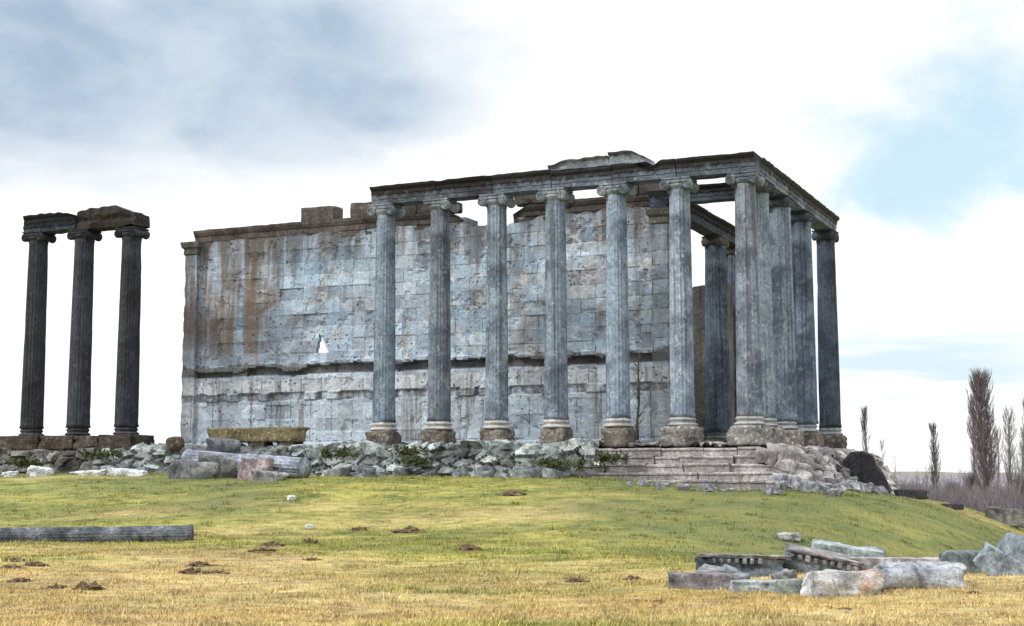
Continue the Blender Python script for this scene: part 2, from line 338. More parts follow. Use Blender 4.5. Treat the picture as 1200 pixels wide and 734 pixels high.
def ground_mat(name, blades=False):
    m, t, b = mat(name); ge = t.new('ShaderNodeNewGeometry'); P = ge.outputs['Position']
    g = t.new('ShaderNodeAttribute', attribute_name='green').outputs['Fac']
    n1 = t.noise(t.mapping(P, (.5, 1.1, 1)), 1.3, 6, .65); n2 = t.noise(t.mapping(P, (1, 1, 1), (8, 3, 0)), 7.0, 6, .7); n3 = t.noise(t.mapping(P, (.16, .55, 1), (3, 3, 0)), 1.0, 5, .65)
    k = t.math('ADD', g, t.math('ADD', t.math('MULTIPLY_ADD', n1, .55, -.275), t.math('MULTIPLY_ADD', n2, .35, -.175)), clamp=True)
    dry = t.mix(t.ss(n3, .36, .62), (.41, .31, .125), (.46, .375, .18)); dry = t.mix(t.ss(n1, .50, .68), dry, (.39, .295, .15)); dry = t.mix(t.math('MULTIPLY', t.ss(t.noise(t.mapping(P, (.30, .8, 1), (1, 7, 0)), 1.0, 6, .68), .52, .62), .7), dry, (.33, .24, .13))
    grn = t.mix(t.ss(n3, .38, .60), (.185, .20, .060), (.33, .305, .085)); grn = t.mix(t.ss(n1, .50, .66), grn, (.135, .16, .05))
    col = t.mix(t.ss(k, .22, .72), dry, grn)
    n4 = t.noise(t.mapping(P, (.7, 1.3, 1), (11, 5, 2)), 2.4, 7, .72); n5 = t.noise(P, .22, 4, .6)
    vv = t.math('MULTIPLY', t.ss(n4, .30, .70, .62, 1.30), t.ss(n5, .35, .65, .86, 1.12)); gv = t.new('ShaderNodeCombineColor')
    for i in range(3): t.put(gv.inputs[i], vv)
    col = t.mix(1.0, col, gv.outputs[0], 'MULTIPLY')
    lush = t.new('ShaderNodeAttribute', attribute_name='lush').outputs['Fac']; col = t.mix(t.math('MULTIPLY', lush, t.ss(n4, .30, .60, .35, .9)), col, (.110, .138, .060))
    if blades:
        r = t.new('ShaderNodeAttribute', attribute_name='rnd').outputs['Fac']
        v = t.math('MULTIPLY_ADD', r, .75, .80); gc = t.new('ShaderNodeCombineColor')
        for i in range(3): t.put(gc.inputs[i], v)
        col = t.mix(1.0, col, gc.outputs[0], 'MULTIPLY')
    else:
        soil = t.ss(t.math('ADD', n2, t.math('MULTIPLY_ADD', n1, .5, -.25)), .64, .76); col = t.mix(t.math('MULTIPLY', soil, .55), col, (.13, .095, .065))
        bump(t, b, t.math('ADD', n2, n1), .8, .12)
    t.put(b.inputs['Base Color'], col); return m
M_GROUND = ground_mat('turf'); M_BLADE = ground_mat('grass_blades', True)
def plain_mat(name, c1, c2, scale=3.0, rough=.9):
    m, t, b = mat(name); co = t.new('ShaderNodeTexCoord').outputs['Object']; n = t.noise(co, scale, 5, .65)
    oi = t.new('ShaderNodeObjectInfo'); t.put(b.inputs['Base Color'], t.mix(1.0, t.mix(t.ss(n, .35, .65), c1, c2), oi.outputs['Color'], 'MULTIPLY')); b.inputs['Roughness'].default_value = rough; bump(t, b, n, .4, .03); return m
M_BARK = plain_mat('bare_bark', (.15, .135, .13), (.24, .22, .215))
M_TWIG = plain_mat('bare_twigs', (.10, .095, .105), (.17, .155, .165), 1.0)
M_LEAF = plain_mat('weed_leaves', (.04, .055, .025), (.085, .10, .045), 4.0)
M_EARTH = plain_mat('bare_earth', (.085, .062, .042), (.17, .125, .08), 8.0)

# ------------------------------------------------------------------ ground
def axis_lines(lo, hi, step, far, gr=1.12):
    a = list(np.arange(lo, hi+1e-6, step)); s = step; x = hi
    while x < far: s *= gr; x += s; a.append(x)
    s = step; x = lo; pre = []
    while x > -far: s *= gr; x -= s; pre.append(x)
    return np.array(pre[::-1]+a)
xs = axis_lines(-26, 24, .24, 5000); ys = axis_lines(10, 66, .24, 6000); ys = ys[ys > -60]
GX, GY = np.meshgrid(xs, ys); GZ = height(GX, GY)
def grid_obj(name, X, Y, Z, material, attrs):
    ny, nx = X.shape; me = bpy.data.meshes.new(name); co = np.stack([X, Y, Z], -1).reshape(-1, 3)
    i = np.arange(ny-1)[:, None]*nx+np.arange(nx-1)[None]; q = np.stack([i, i+1, i+nx+1, i+nx], -1).reshape(-1, 4)
    me.vertices.add(len(co)); me.vertices.foreach_set('co', co.astype(np.float32).ravel()); me.loops.add(q.size)
    me.loops.foreach_set('vertex_index', q.astype(np.int32).ravel()); me.polygons.add(len(q))
    me.polygons.foreach_set('loop_start', np.arange(0, q.size, 4, dtype=np.int32)); me.polygons.foreach_set('use_smooth', np.ones(len(q), bool))
    me.update(calc_edges=True); me.validate()
    for k, a in attrs.items(): at = me.attributes.new(k, 'FLOAT', 'POINT'); at.data.foreach_set('value', a.astype(np.float32).ravel())
    me.materials.append(material); return link(bpy.data.objects.new(name, me))
tag(grid_obj('ground', GX, GY, GZ, M_GROUND, {'green': greenness(GX, GY), 'lush': lushness(GX, GY)}), kind='structure')

# ------------------------------------------------------------------ temple
temple = empty('temple_ruin', (OX, OY, 0), -TH, 'roofless grey marble temple ruin with one tall standing wall and two rows of fluted columns', 'temple')
# local axes: x to the right along the long side (0 at the corner column), y into the building, z up

def top_wall(x):
    u = -x
    z = 13.30 + .04*mn.noise(Vector((u*1.3, 2, 5)))
    if 11.9 < u < 14.95: z = 12.98 + (.45 if u > 14.2 else 0) + .10*mn.noise(Vector((u*2.3, 8, 1)))
    return z
def build_wall():
    st = .075; us = np.arange(4.80, 29.72+1e-6, st); zs = np.arange(2.6, 13.6, st); tops = np.array([top_wall(-u) for u in us])
    U, Z = np.meshgrid(us, zs); Zc = np.minimum(Z, tops[None, :])
    # per-block wear: courses .62 high, blocks 1.35 long
    row = np.floor((Zc-.12)/.62); col = np.floor((-U+np.where(row % 2 == 0, 0, .675))/1.35); rb = _h(col, row, 3)
    off = (rb-.5)*.035 - np.where(_h(col, row, 8) > .965, .05, 0) - (fbm(U*1.7, Zc*1.7, 2, 4)-.5)*.09 - np.where(fbm(U*2.6, Zc*2.6, 12, 3) > .68, .05, 0)
    rag = (fbm(U*.9, Zc*0+1, 6, 4)-.5)*.42 - .12*smooth((U-20)/4)
    lip = (Zc > 6.93+rag) & (Zc < 7.14+rag*.7); off = off + np.where(lip, .13, 0)
    rec = (fbm(np.floor(U/.9)*3.7, Zc*0+4, 19, 1) > .22) & (Zc > 6.60+rag*.4) & (Zc <= 6.93+rag); off = off - np.where(rec, .22, 0)
    mo = (Zc > 5.36) & (Zc < 5.70); off = off + np.where(mo, np.where(fbm(U*1.6, Zc*.2, 15, 3) > .52, .09, -.10), 0)
    off = off + np.where(Zc < 6.55, .06, 0) + np.where(Zc < 3.35, .15, 0)
    F = np.stack([-U, 5.2-off, Zc], -1).reshape(-1, 3); hd = np.hypot(U-21.98, (Z-7.9)*.9)
    B = np.stack([-U, 5.45+.80*smooth((hd-.75)/.5)+(fbm(U, Zc, 77, 2)-.5)*.06, Zc], -1).reshape(-1, 3)
    nz, nu = U.shape; i = np.arange(nz-1)[:, None]*nu+np.arange(nu-1)[None]; q = np.stack([i, i+nu, i+nu+1, i+1], -1).reshape(-1, 4)
    uc = U[:-1, :-1].ravel()+st/2; zc = Z[:-1, :-1].ravel()+st/2; keep = (Z[:-1, :-1] < np.minimum(tops[:-1], tops[1:])[None, :]).ravel()
    hole = (zc > 7.52) & (zc < 8.42) & (np.abs(uc-21.98-(8.42-zc)*-.12) < (8.45-zc)*.36+.02)
    keep &= ~hole; q = q[keep]; nF = len(F); qb = q[:, ::-1]+nF
    e = np.concatenate([q[:, [0, 1]], q[:, [1, 2]], q[:, [2, 3]], q[:, [3, 0]]]); key = np.sort(e, 1); _, inv, cnt = np.unique(key, axis=0, return_inverse=True, return_counts=True); inv = inv.ravel()
    be = e[cnt[inv] == 1]; side = np.stack([be[:, 1], be[:, 0], be[:, 0]+nF, be[:, 1]+nF], -1)
    mb = MB(); tint = .5+(rb[:-1, :-1].ravel()[keep]-.5)*.35
    mb.v = [tuple(p) for p in np.concatenate([F, B])]; mb.f = [tuple(int(k) for k in f) for f in np.concatenate([q, qb, side])]
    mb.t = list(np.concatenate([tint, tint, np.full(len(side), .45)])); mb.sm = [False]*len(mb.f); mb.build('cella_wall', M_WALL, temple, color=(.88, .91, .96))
build_wall()
# the moulded crown course of the wall, blackened, broken away in one place
def crown_prof(y0, z0, z1, depth=1.05):
    return [(y0+.02, z0), (y0+.02, z0+.30*(z1-z0)), (y0-.03, z0+.32*(z1-z0)), (y0-.03, z0+.62*(z1-z0)), (y0-.08, z0+.66*(z1-z0)), (y0-.16, z0+.84*(z1-z0)), (y0-.18, z1), (y0+depth, z1), (y0+depth, z0)]
def seg(x0, x1, st=.12): n = max(2, int(abs(x1-x0)/st)); return list(np.linspace(x0, x1, n+1))
for k, (x0, x1, hh) in enumerate([(-29.34, -26.2, 13.86), (-26.19, -23.0, 13.86), (-22.99, -19.6, 13.84), (-19.59, -16.9, 13.83), (-16.89, -14.5, 13.78), (-11.95, -9.2, 13.72), (-9.19, -6.9, 13.80), (-6.89, -4.9, 13.74)]):
    mb = MB(); f = (lambda hh, x1: lambda x: hh - .05*abs(mn.noise(Vector((x*1.7, 3, 1)))) - (max(0, x+15.3)*.55 if x1 == -14.5 else 0) - (max(0, -11.2-x)*.5 if x1 == -9.2 else 0))(hh, x1)
    sweep(mb, seg(x0, x1), crown_prof(5.2, 13.02, hh), .022, k+3, f, rag=.10); mb.build('wall_crown', M_CRUST, temple, color=(.95, .88, .86) if x0 < -20 else (.62, .58, .57))
for x0, x1, z1 in ((-23.15, -21.35, 14.55), (-20.45, -18.75, 14.58), (-18.70, -16.9, 14.34), (-16.85, -14.95, 14.25), (-11.95, -9.55, 14.27), (-7.55, -6.1, 14.32), (-6.05, -4.75, 14.36)):
    mb = MB(); stone(mb, ((x0+x1)/2, 5.62, 13.80+(z1-13.8)/2), (x1-x0, .9, z1-13.78), int(-x0*3), 6, .08, .03); mb.build('wall_block', M_CRUST, temple, color=(1.0, .92, .88) if x0 < -18.72 else (.62, .58, .56))
def anta(xc, zt, name='anta', hw=.36, y0=4.94, y1=6.35):
    mb = MB(); pr = [(xc-hw, y0), (xc+hw, y0), (xc+hw, y1), (xc-hw, y1)]; zs = seg(2.6, zt-.62, .12); vs = []
    for z in zs:
        for j, (x, y) in enumerate(pr):
            e = mn.noise(Vector((x*2+j, y*3, z*1.6)))*.05+mn.noise(Vector((x*2, y*3, z*6)))*.02; vs.append((x+e, y+e*.6, z))
    fs = [(i*4+k, i*4+(k+1) % 4, (i+1)*4+(k+1) % 4, (i+1)*4+k) for i in range(len(zs)-1) for k in range(4)]
    mb.add(vs, fs, .42, False); o = mb.build(name, M_WALL, temple, color=(.62, .62, .63) if xc > -10 else (.85, .85, .88))
    mb = MB(); lay = [(.36, 0), (.42, .05), (.40, .30), (.50, .40), (.54, .60), (.54, .66)]; vs = []
    for d, h in lay:
        for sx, yy in ((-1, y0-(d-.36)), (1, y0-(d-.36)), (1, y1), (-1, y1)): vs.append((xc+sx*d, yy, zt-.66+h))
    fs = [(i*4+k, i*4+(k+1) % 4, (i+1)*4+(k+1) % 4, (i+1)*4+k) for i in range(len(lay)-1) for k in range(4)]+[(20, 21, 22, 23)]
    mb.add(vs, fs, .5, False); mb.build('anta_capital', M_CRUST, o)
anta(-29.36, 13.28); anta(-5.10, 13.05)
# far wall of the cella, broken off lower, seen end-on between the columns
mb = MB(); sweep(mb, seg(-9.5, -4.85), [(14.2, 2.7), (14.2, 11.0), (15.3, 11.0), (15.3, 2.7)], .05, 9, lambda x: 11.0-.3*abs(mn.noise(Vector((x, 1, 1))))-max(0, -6.5-x)*1.2, rag=.1); mb.build('far_cella_wall', M_CRUST, temple)

# ---- columns
def shaft_mesh(seed, h, rb=.475, rt=.395, fl=20, dmg=1.0):
    mb = MB(); seg_ = fl*4; rings = 52; vs = []; o = Vector((seed*5.3, seed*2.9, 0))
    for i in range(rings+1):
        t = i/rings; z = h*t; r = rb+(rt-rb)*(t**1.25)
        if t < .02: r += .04*(1-t/.02)
        if t > .985: r += .03*((t-.985)/.015)
        for k in range(seg_):
            a = 2*math.pi*k/seg_; fd = (0, .062, .085, .062)[k % 4]*(1 if .015 < t < .985 else .2)
            p = Vector((math.cos(a), math.sin(a), z*.8)); w1 = mn.noise(Vector((p.x*1.6, p.y*1.6, z*.55))+o); w2 = mn.noise(Vector((p.x*3, p.y*3, z*2.1))+o*2)
            wear = max(0, w1-.12)*.22*dmg+max(0, w2-.35)*.14*dmg; rr = r*(1-max(fd*(1-min(1, wear*9)), 0)-wear*.5)+mn.noise(Vector((p.x*6, p.y*6, z*5))+o)*.004
            vs.append((rr*p.x, rr*p.y, z))
    fs = [(i*seg_+k, i*seg_+(k+1) % seg_, (i+1)*seg_+(k+1) % seg_, (i+1)*seg_+k) for i in range(rings) for k in range(seg_)]
    fs += [tuple(range(seg_-1, -1, -1)), tuple(range(rings*seg_, (rings+1)*seg_))]; mb.add(vs, fs, .5); return mb
def lathe(mb, prof, seg_=40, seed=0, amp=.012, tint=.5):
    vs = []; o = Vector((seed*1.3, seed*4.1, 0))
    for r, z in prof:
        for k in range(seg_):
            a = 2*math.pi*k/seg_; p = Vector((math.cos(a)*r, math.sin(a)*r, z)); e = 1+mn.noise(p*2.2+o)*amp*2-max(0, mn.noise(p*1.3+o)-.3)*amp*8; vs.append((p.x*e, p.y*e, z))
    n = len(prof); fs = [(i*seg_+k, i*seg_+(k+1) % seg_, (i+1)*seg_+(k+1) % seg_, (i+1)*seg_+k) for i in range(n-1) for k in range(seg_)]
    fs += [tuple(range(seg_-1, -1, -1)), tuple(range((n-1)*seg_, n*seg_))]; mb.add(vs, fs, tint)
def arc(r0, z0, z1, bulge, n=6): return [(r0+bulge*math.sin(math.pi*i/n), z0+(z1-z0)*i/n) for i in range(n+1)]
def capital_mesh(seed, rot, broken=0):
    """Ionic: echinus, two rolled volute bolsters, abacus slab"""
    mb = MB(); lathe(mb, [(.41, 0), (.43, .03), (.50, .10), (.53, .16), (.50, .20), (.44, .24)], 36, seed)
    c_, s_ = math.cos(rot), math.sin(rot); T = lambda p: (p[0]*c_-p[1]*s_, p[0]*s_+p[1]*c_, p[2])
    for sx in (-1, 1):
        if broken and sx == broken: continue
        rings = []; n = 22; ys = [-.50, -.47, -.40, -.2, 0, .2, .40, .47, .50]; rad = [.17, .20, .205, .165, .145, .165, .205, .20, .17]; vs = []
        for y, r in zip(ys, rad):
            for k in range(n): a = 2*math.pi*k/n; vs.append(T((sx*.455+r*math.cos(a), y, .17+r*math.sin(a))))
        fs = [(i*n+k, i*n+(k+1) % n, (i+1)*n+(k+1) % n, (i+1)*n+k) for i in range(8) for k in range(n)]
        mb.add(vs, fs, .62)
        for yy, d in ((-.50, -1), (.50, 1)):    # the scroll standing out of the volute's face
            pts = []; rr = []
            for j in range(34):
                a = j/33*2*math.pi*2.1; r = .165*(1-j/33*.82); pts.append(T((sx*.455+sx*-r*math.cos(a), yy+d*.004, .17+r*math.sin(a)))); rr.append(.020*(1-j/60))
            tube(mb, pts, rr, 4, .7); b0 = len(mb.v); cen = T((sx*.455, yy-d*.03, .17)); vs = [T((sx*.455+.175*math.cos(2*math.pi*k/n), yy-d*.01, .17+.175*math.sin(2*math.pi*k/n))) for k in range(n)]+[cen]
            mb.add(vs, [(k, (k+1) % n, n) for k in range(n)], .45)
    vs = []
    for d, z in ((.48, .22), (.54, .25), (.54, .33), (.51, .36), (.56, .38), (.56, .44)):
        for sx, sy in ((-1, -1), (1, -1), (1, 1), (-1, 1)): vs.append(T((sx*d*(1.0), sy*d*.92, z)))
    fs = [(i*4+k, i*4+(k+1) % 4, (i+1)*4+(k+1) % 4, (i+1)*4+k) for i in range(5) for k in range(4)]+[(3, 2, 1, 0), (20, 21, 22, 23)]; mb.add(vs, fs, .4, False); return mb
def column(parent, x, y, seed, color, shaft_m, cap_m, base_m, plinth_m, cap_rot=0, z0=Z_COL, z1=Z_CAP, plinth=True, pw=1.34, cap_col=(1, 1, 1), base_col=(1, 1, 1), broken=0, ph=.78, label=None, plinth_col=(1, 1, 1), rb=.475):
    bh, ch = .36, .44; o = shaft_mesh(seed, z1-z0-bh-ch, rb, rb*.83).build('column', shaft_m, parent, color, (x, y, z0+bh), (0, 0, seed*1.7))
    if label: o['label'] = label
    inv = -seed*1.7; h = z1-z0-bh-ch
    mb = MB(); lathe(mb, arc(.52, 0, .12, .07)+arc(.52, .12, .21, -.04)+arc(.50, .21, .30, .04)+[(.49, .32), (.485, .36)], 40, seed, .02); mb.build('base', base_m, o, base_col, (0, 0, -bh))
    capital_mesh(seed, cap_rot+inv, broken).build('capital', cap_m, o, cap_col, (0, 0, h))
    if plinth:
        mb = MB(); stone(mb, (0, 0, -ph/2), (pw, pw, ph), seed+40, 9, .16, .10, (0, 0, inv), chip=.75); mb.build('pedestal_block', plinth_m, o, plinth_col, (0, 0, -bh))
    return o
long_tint = [(.85, .83, .86), (1.12, 1.16, 1.20), (.98, 1.04, 1.10), (.80, .84, .88), (.92, .97, 1.0), (.68, .68, .69), (.80, .86, .90)]
pl_tint = [(1.35, 1.5, 1.68), (1.45, 1.6, 1.8), (1.05, 1.08, 1.12), (1.0, 1.06, 1.12), (.95, .97, 1.0), (.92, .93, .95), (.9, .92, .95)]
for i in range(7):
    column(temple, -S_AX*i, 0, i+1, long_tint[i], M_COL, M_COL, M_BASE, M_PLINTH, 0 if i else math.pi/4*0, cap_col=(.62, .62, .62) if i == 0 else (.95, .93, .88), base_col=(.8, .8, .82) if i < 2 else (1, .98, .96), broken=(-1 if i == 5 else 0), plinth_col=pl_tint[i], pw=(1.45, 1.36, 1.12, 1.06, 1.08, 1.16, 1.18)[i])
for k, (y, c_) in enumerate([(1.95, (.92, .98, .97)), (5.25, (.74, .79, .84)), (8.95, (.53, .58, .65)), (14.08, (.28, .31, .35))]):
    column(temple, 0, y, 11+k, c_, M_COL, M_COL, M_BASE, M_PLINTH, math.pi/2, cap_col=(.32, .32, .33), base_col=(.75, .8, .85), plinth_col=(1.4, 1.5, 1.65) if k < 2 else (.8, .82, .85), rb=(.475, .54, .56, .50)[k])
for k, y in enumerate((13.35, 16.6)):
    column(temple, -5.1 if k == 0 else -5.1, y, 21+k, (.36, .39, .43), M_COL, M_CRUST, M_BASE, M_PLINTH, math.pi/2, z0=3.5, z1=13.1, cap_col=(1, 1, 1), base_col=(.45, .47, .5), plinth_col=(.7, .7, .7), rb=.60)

# ---- entablature
def arch_prof(y0, y1, z0, z1):
    h = z1-z0
    return [(y0, z0), (y0, z0+.26*h), (y0-.03, z0+.27*h), (y0-.03, z0+.52*h), (y0-.06, z0+.53*h), (y0-.06, z0+.74*h), (y0-.10, z0+.77*h), (y0-.17, z0+.88*h), (y0-.19, z1), (y1+.19, z1), (y1+.17, z0+.88*h), (y1+.06, z0+.74*h), (y1+.06, z0+.53*h), (y1, z0+.5*h), (y1, z0)]
tops_l = [13.84, 13.86, 13.80, 13.90, 13.90, 13.90]
for i in range(6):
    x1 = -S_AX*i-(.012 if i else -.50); x0 = -S_AX*(i+1)+(.012 if i < 5 else -.48); mb = MB(); z1 = tops_l[i]
    f = (lambda i, z1: lambda x: z1-.06*abs(mn.noise(Vector((x*1.3, i, 2)))) - (.22*smooth((-x-3.1)/.5)*smooth((4.3+x)/.4) if i == 1 else 0))(i, z1)
    sweep(mb, seg(x0, x1, .10), arch_prof(-.41, .41, 13.145, z1), .016, i+31, f, rag=.03)
    mb.build('architrave_block', M_ARCH, temple, color=((.85, .9, .95), (.95, 1.0, 1.05), (1.15, 1.2, 1.3), (.95, 1, 1.05), (.55, .52, .52), (.8, .78, .78))[i])
ys = [.62, 1.95, 5.25, 8.95, 14.62]
for i in range(4):
    mb = MB(); sweep(mb, seg(ys[i]+.01, ys[i+1]-.01, .10), [(-a, z) for a, z in arch_prof(-.41, .41, 13.145, 13.84)][::-1], .016, i+51, lambda x: 13.84-.06*abs(mn.noise(Vector((x*1.5, 7, 2)))), axis='y', rag=.04); mb.build('architrave_block', M_ARCH, temple, color=(1.25, 1.3, 1.36))
for k, (x0, x1, z1, wd) in enumerate([(-7.9, -5.35, 14.26, .42), (-5.33, -3.75, 14.36, .44)]):
    mb = MB(); sweep(mb, seg(x0, x1, .10), [(-wd-.02, 13.86), (-wd, 14.0), (-wd-.02, z1-.14), (-wd-.14, z1-.05), (-wd-.14, z1), (wd, z1), (wd, 13.86)], .03, k+71, (lambda k, x0, x1, z1: lambda x: z1-.10*abs(mn.noise(Vector((x*1.9, k, 9))))-(max(0, .9-(x-x0))*.22 if k == 0 else max(0, x-x1+.6)*.55))(k, x0, x1, z1), rag=.08); mb.build('frieze_block', M_FRIEZE, temple, color=(1.15, 1.2, 1.28))
# porch beam over the inner columns and the cross beam of the passage
for k, (a, b_) in enumerate([(5.0, 9.3), (9.31, 13.35), (13.36, 17.0)]):
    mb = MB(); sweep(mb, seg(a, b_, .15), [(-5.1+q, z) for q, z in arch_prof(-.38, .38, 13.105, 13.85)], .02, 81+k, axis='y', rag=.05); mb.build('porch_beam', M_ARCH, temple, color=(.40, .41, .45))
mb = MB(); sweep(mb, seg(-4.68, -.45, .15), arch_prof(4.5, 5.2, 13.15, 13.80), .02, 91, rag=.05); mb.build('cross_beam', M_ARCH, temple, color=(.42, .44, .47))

# ---- platform of broken core masonry, with deck
def rubble_sheet(name, path, along, flip=False, sc_=(.55, .36), seed=0, amp=.34, color=(1, 1, 1), rag=.25, st=.075, axis='x', mat_=M_RUBBLE):
    """one connected skin of rough stones: path = (depth, z) points across, along = (start, end)"""
    L = [0]
    for a, b_ in zip(path, path[1:]): L.append(L[-1]+math.hypot(b_[0]-a[0], b_[1]-a[1]))
    s = np.arange(0, L[-1]+1e-6, st); d = np.interp(s, L, [p[0] for p in path]); z = np.interp(s, L, [p[1] for p in path])
    dd = np.gradient(d); dz = np.gradient(z); nn = np.hypot(dd, dz); nd, nz_ = -dz/nn, dd/nn
    us = np.arange(along[0], along[1], st); U, S = np.meshgrid(us, s); f1, f2, cid, gx, gy = cells(U/sc_[0]+.35*(fbm(U, S, 3, 2)-.5), S/sc_[1], seed)
    ed = smooth((f2-f1)/.13); sl = (cid*37.7) % 1-.5; sm_ = (cid*91.3) % 1-.5
    bul = ed*((.45+.75*cid)*amp*.8+(gx*sl+gy*sm_)*amp*1.3) + (fbm(U*3, S*3, seed+4, 3)-.5)*.10
    wobd = (fbm(U*.35, S*0+seed, seed+7, 3)-.5)*rag*2.2; wz = (fbm(U*.5, S*0+9, seed+8, 4)-.5)*rag*1.3*np.clip(z[:, None]-1.9, 0, 1)
    Dp = d[:, None]+nd[:, None]*bul+wobd*(1-np.clip((d[:, None]-path[0][0]-1.5)/2, 0, 1)); Zp = z[:, None]+nz_[:, None]*bul*.6+wz
    V = np.stack([U, Dp, Zp] if axis == 'x' else [-Dp, U, Zp], -1).reshape(-1, 3); ns, nu = U.shape
    i = np.arange(ns-1)[:, None]*nu+np.arange(nu-1)[None]; q = (np.stack([i, i+1, i+nu+1, i+nu], -1)).reshape(-1, 4)
    if axis == 'y': q = q[:, ::1]
    mb = MB(); mb.v = [tuple(p) for p in V]; mb.f = [tuple(int(k) for k in f) for f in q]; mb.t = list(-.30+1.45*cid[:-1, :-1].ravel()); mb.sm = [False]*len(mb.f)
    return mb.build(name, mat_, temple, color)
rubble_sheet('rubble_platform', [(-2.1, .9), (-1.75, 1.5), (-1.35, 2.2), (-1.0, 2.86), (-.4, 2.92), (2, 2.88), (4.5, 2.9), (6.5, 2.9)], (-29.5, -5.6), seed=3, sc_=(.80, .36), amp=.44, color=(.98, 1.02, 1.02))
rubble_sheet('rubble_platform', [(-1.5, 1.0), (-1.35, 1.9), (-1.15, 2.80), (-.4, 2.86), (3, 2.9), (8, 2.9)], (-37.4, -29.3), seed=13, sc_=(.9, .45), color=(.50, .46, .44), rag=.14)
rubble_sheet('rubble_platform', [(-2.5, .2), (-2.15, 1.2), (-1.75, 2.0), (-1.1, 2.72), (-.3, 2.80), (5, 2.86)], (-.5, 17.5), seed=23, sc_=(.62, .38), axis='y', color=(1.3, 1.28, 1.28), mat_=M_STEP)
mb = MB(); mb.add([(-5.8, -.9, 2.84), (.9, -.9, 2.84), (.9, 18, 2.84), (-5.8, 18, 2.84)], [(0, 1, 2, 3)], .4); mb.build('deck', M_STEP, temple)
rs = random.Random(5)
for k in range(5):
    yf = -2.50+.36*k; zt = 1.64+.296*k; x1 = 2.25-.20*k+rs.uniform(-.15, .1); x = -6.6+rs.uniform(-.3, .8)+.12*k; j = 0
    while x < x1-.3:
        L = min(rs.uniform(.9, 1.9), x1-x); L = x1-x if x1-x-L < .5 else L; yy = yf+rs.uniform(-.06, .10); zz = zt+rs.uniform(-.04, .01); ch = rs.uniform(.05, .30); sd = 101+k*9+j; j += 1; dp = 2.7 if k < 4 else 2.2
        mb = MB(); sweep(mb, seg(x+.012, x+L-.012, .10), [(yy+.03, zz-.50), (yy+.03, zz-.10), (yy-.02, zz-.085), (yy-.02, zz-.03), (yy+.01, zz), (yy+.30, zz), (yy+dp, zz), (yy+dp, zz-.50)], .016, sd, (lambda sd, zz, ch, x1: lambda x: zz-ch*max(0, mn.noise(Vector((x*1.5, sd*3, 4)))-.15)-.25*smooth((x-x1+.8)/.8))(sd, zz, ch, x1), rag=.10)
        g = rs.uniform(1.05, 1.6); mb.build('step_block', M_STEP, temple, color=(g, g*.985, g*.99)); x += L
for k, (x, y, z, dm) in enumerate([(1.30, -.75, 2.35, (.9, 1.2, .95)), (1.55, -1.3, 1.95, (.8, .8, .8)), (1.25, .1, 2.45, (.7, .9, .8)), (1.85, -.6, 1.8, (.8, .9, .9)), (2.1, -1.5, 1.55, (.8, .9, .7)), (1.7, .6, 2.15, (.8, .8, .8)), (.95, -1.3, 2.45, (.8, .6, .6)), (2.2, .3, 1.6, (.8, .8, .8))]):
    mb = MB(); stone(mb, (x, y, z), dm, 170+k, 7, .14, .13, (rs.uniform(-.3, .3), rs.uniform(-.3, .3), rs.uniform(-.6, .6)), chip=.8); g = rs.uniform(1.0, 1.6); mb.build('broken_block', M_STEP, temple, color=(g, g*.985, g*.985))

# ------------------------------------------------------------------ three columns standing apart
trio = empty('colonnade_ruin', (*loc2w(-31.75, 0), 0), -TH, 'three dark columns standing apart under two beam blocks left of the temple', 'colonnade')
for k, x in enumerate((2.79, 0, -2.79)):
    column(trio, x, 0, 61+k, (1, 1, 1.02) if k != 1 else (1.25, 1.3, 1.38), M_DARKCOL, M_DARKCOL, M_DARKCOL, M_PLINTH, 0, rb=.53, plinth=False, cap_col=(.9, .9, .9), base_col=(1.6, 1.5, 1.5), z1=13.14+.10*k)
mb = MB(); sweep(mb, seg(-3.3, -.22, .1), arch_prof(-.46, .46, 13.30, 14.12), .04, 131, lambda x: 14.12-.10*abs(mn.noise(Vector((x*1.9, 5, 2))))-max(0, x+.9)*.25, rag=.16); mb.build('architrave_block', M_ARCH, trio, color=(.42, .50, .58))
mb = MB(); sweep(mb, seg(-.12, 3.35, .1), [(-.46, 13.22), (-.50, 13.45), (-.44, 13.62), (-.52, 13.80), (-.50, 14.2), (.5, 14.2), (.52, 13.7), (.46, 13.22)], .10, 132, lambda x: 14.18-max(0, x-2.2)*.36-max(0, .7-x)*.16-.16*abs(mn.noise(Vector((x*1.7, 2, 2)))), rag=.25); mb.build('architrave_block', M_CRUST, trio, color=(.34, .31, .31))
for k, (x0, x1, z0, z1, c_) in enumerate([(-4.1, -1.5, 3.0, 3.66, (.75, .65, .6)), (-1.45, .55, 3.0, 3.62, (.95, .8, .7)), (.58, 2.0, 3.0, 3.60, (.75, .8, .78)), (2.05, 3.85, 2.95, 3.64, (.6, .6, .58)),
        (-4.5, -3.0, 1.6, 3.02, (.7, .66, .58)), (-2.95, -1.2, 1.6, 2.98, (.5, .5, .45)), (-1.1, .2, 1.6, 2.98, (.95, 1.0, .98)), (.75, 1.35, 1.6, 2.98, (.55, .6, .6)), (1.5, 4.3, 1.6, 2.98, (.62, .55, .55))]):
    mb = MB(); stone(mb, ((x0+x1)/2, -.15, (z0+z1)/2), (x1-x0, 1.7, z1-z0), 140+k, 8, .06, .05); mb.build('base_block', M_PLINTH, trio, color=tuple(.62*(.5*v+.5*min(c_)) for v in c_))

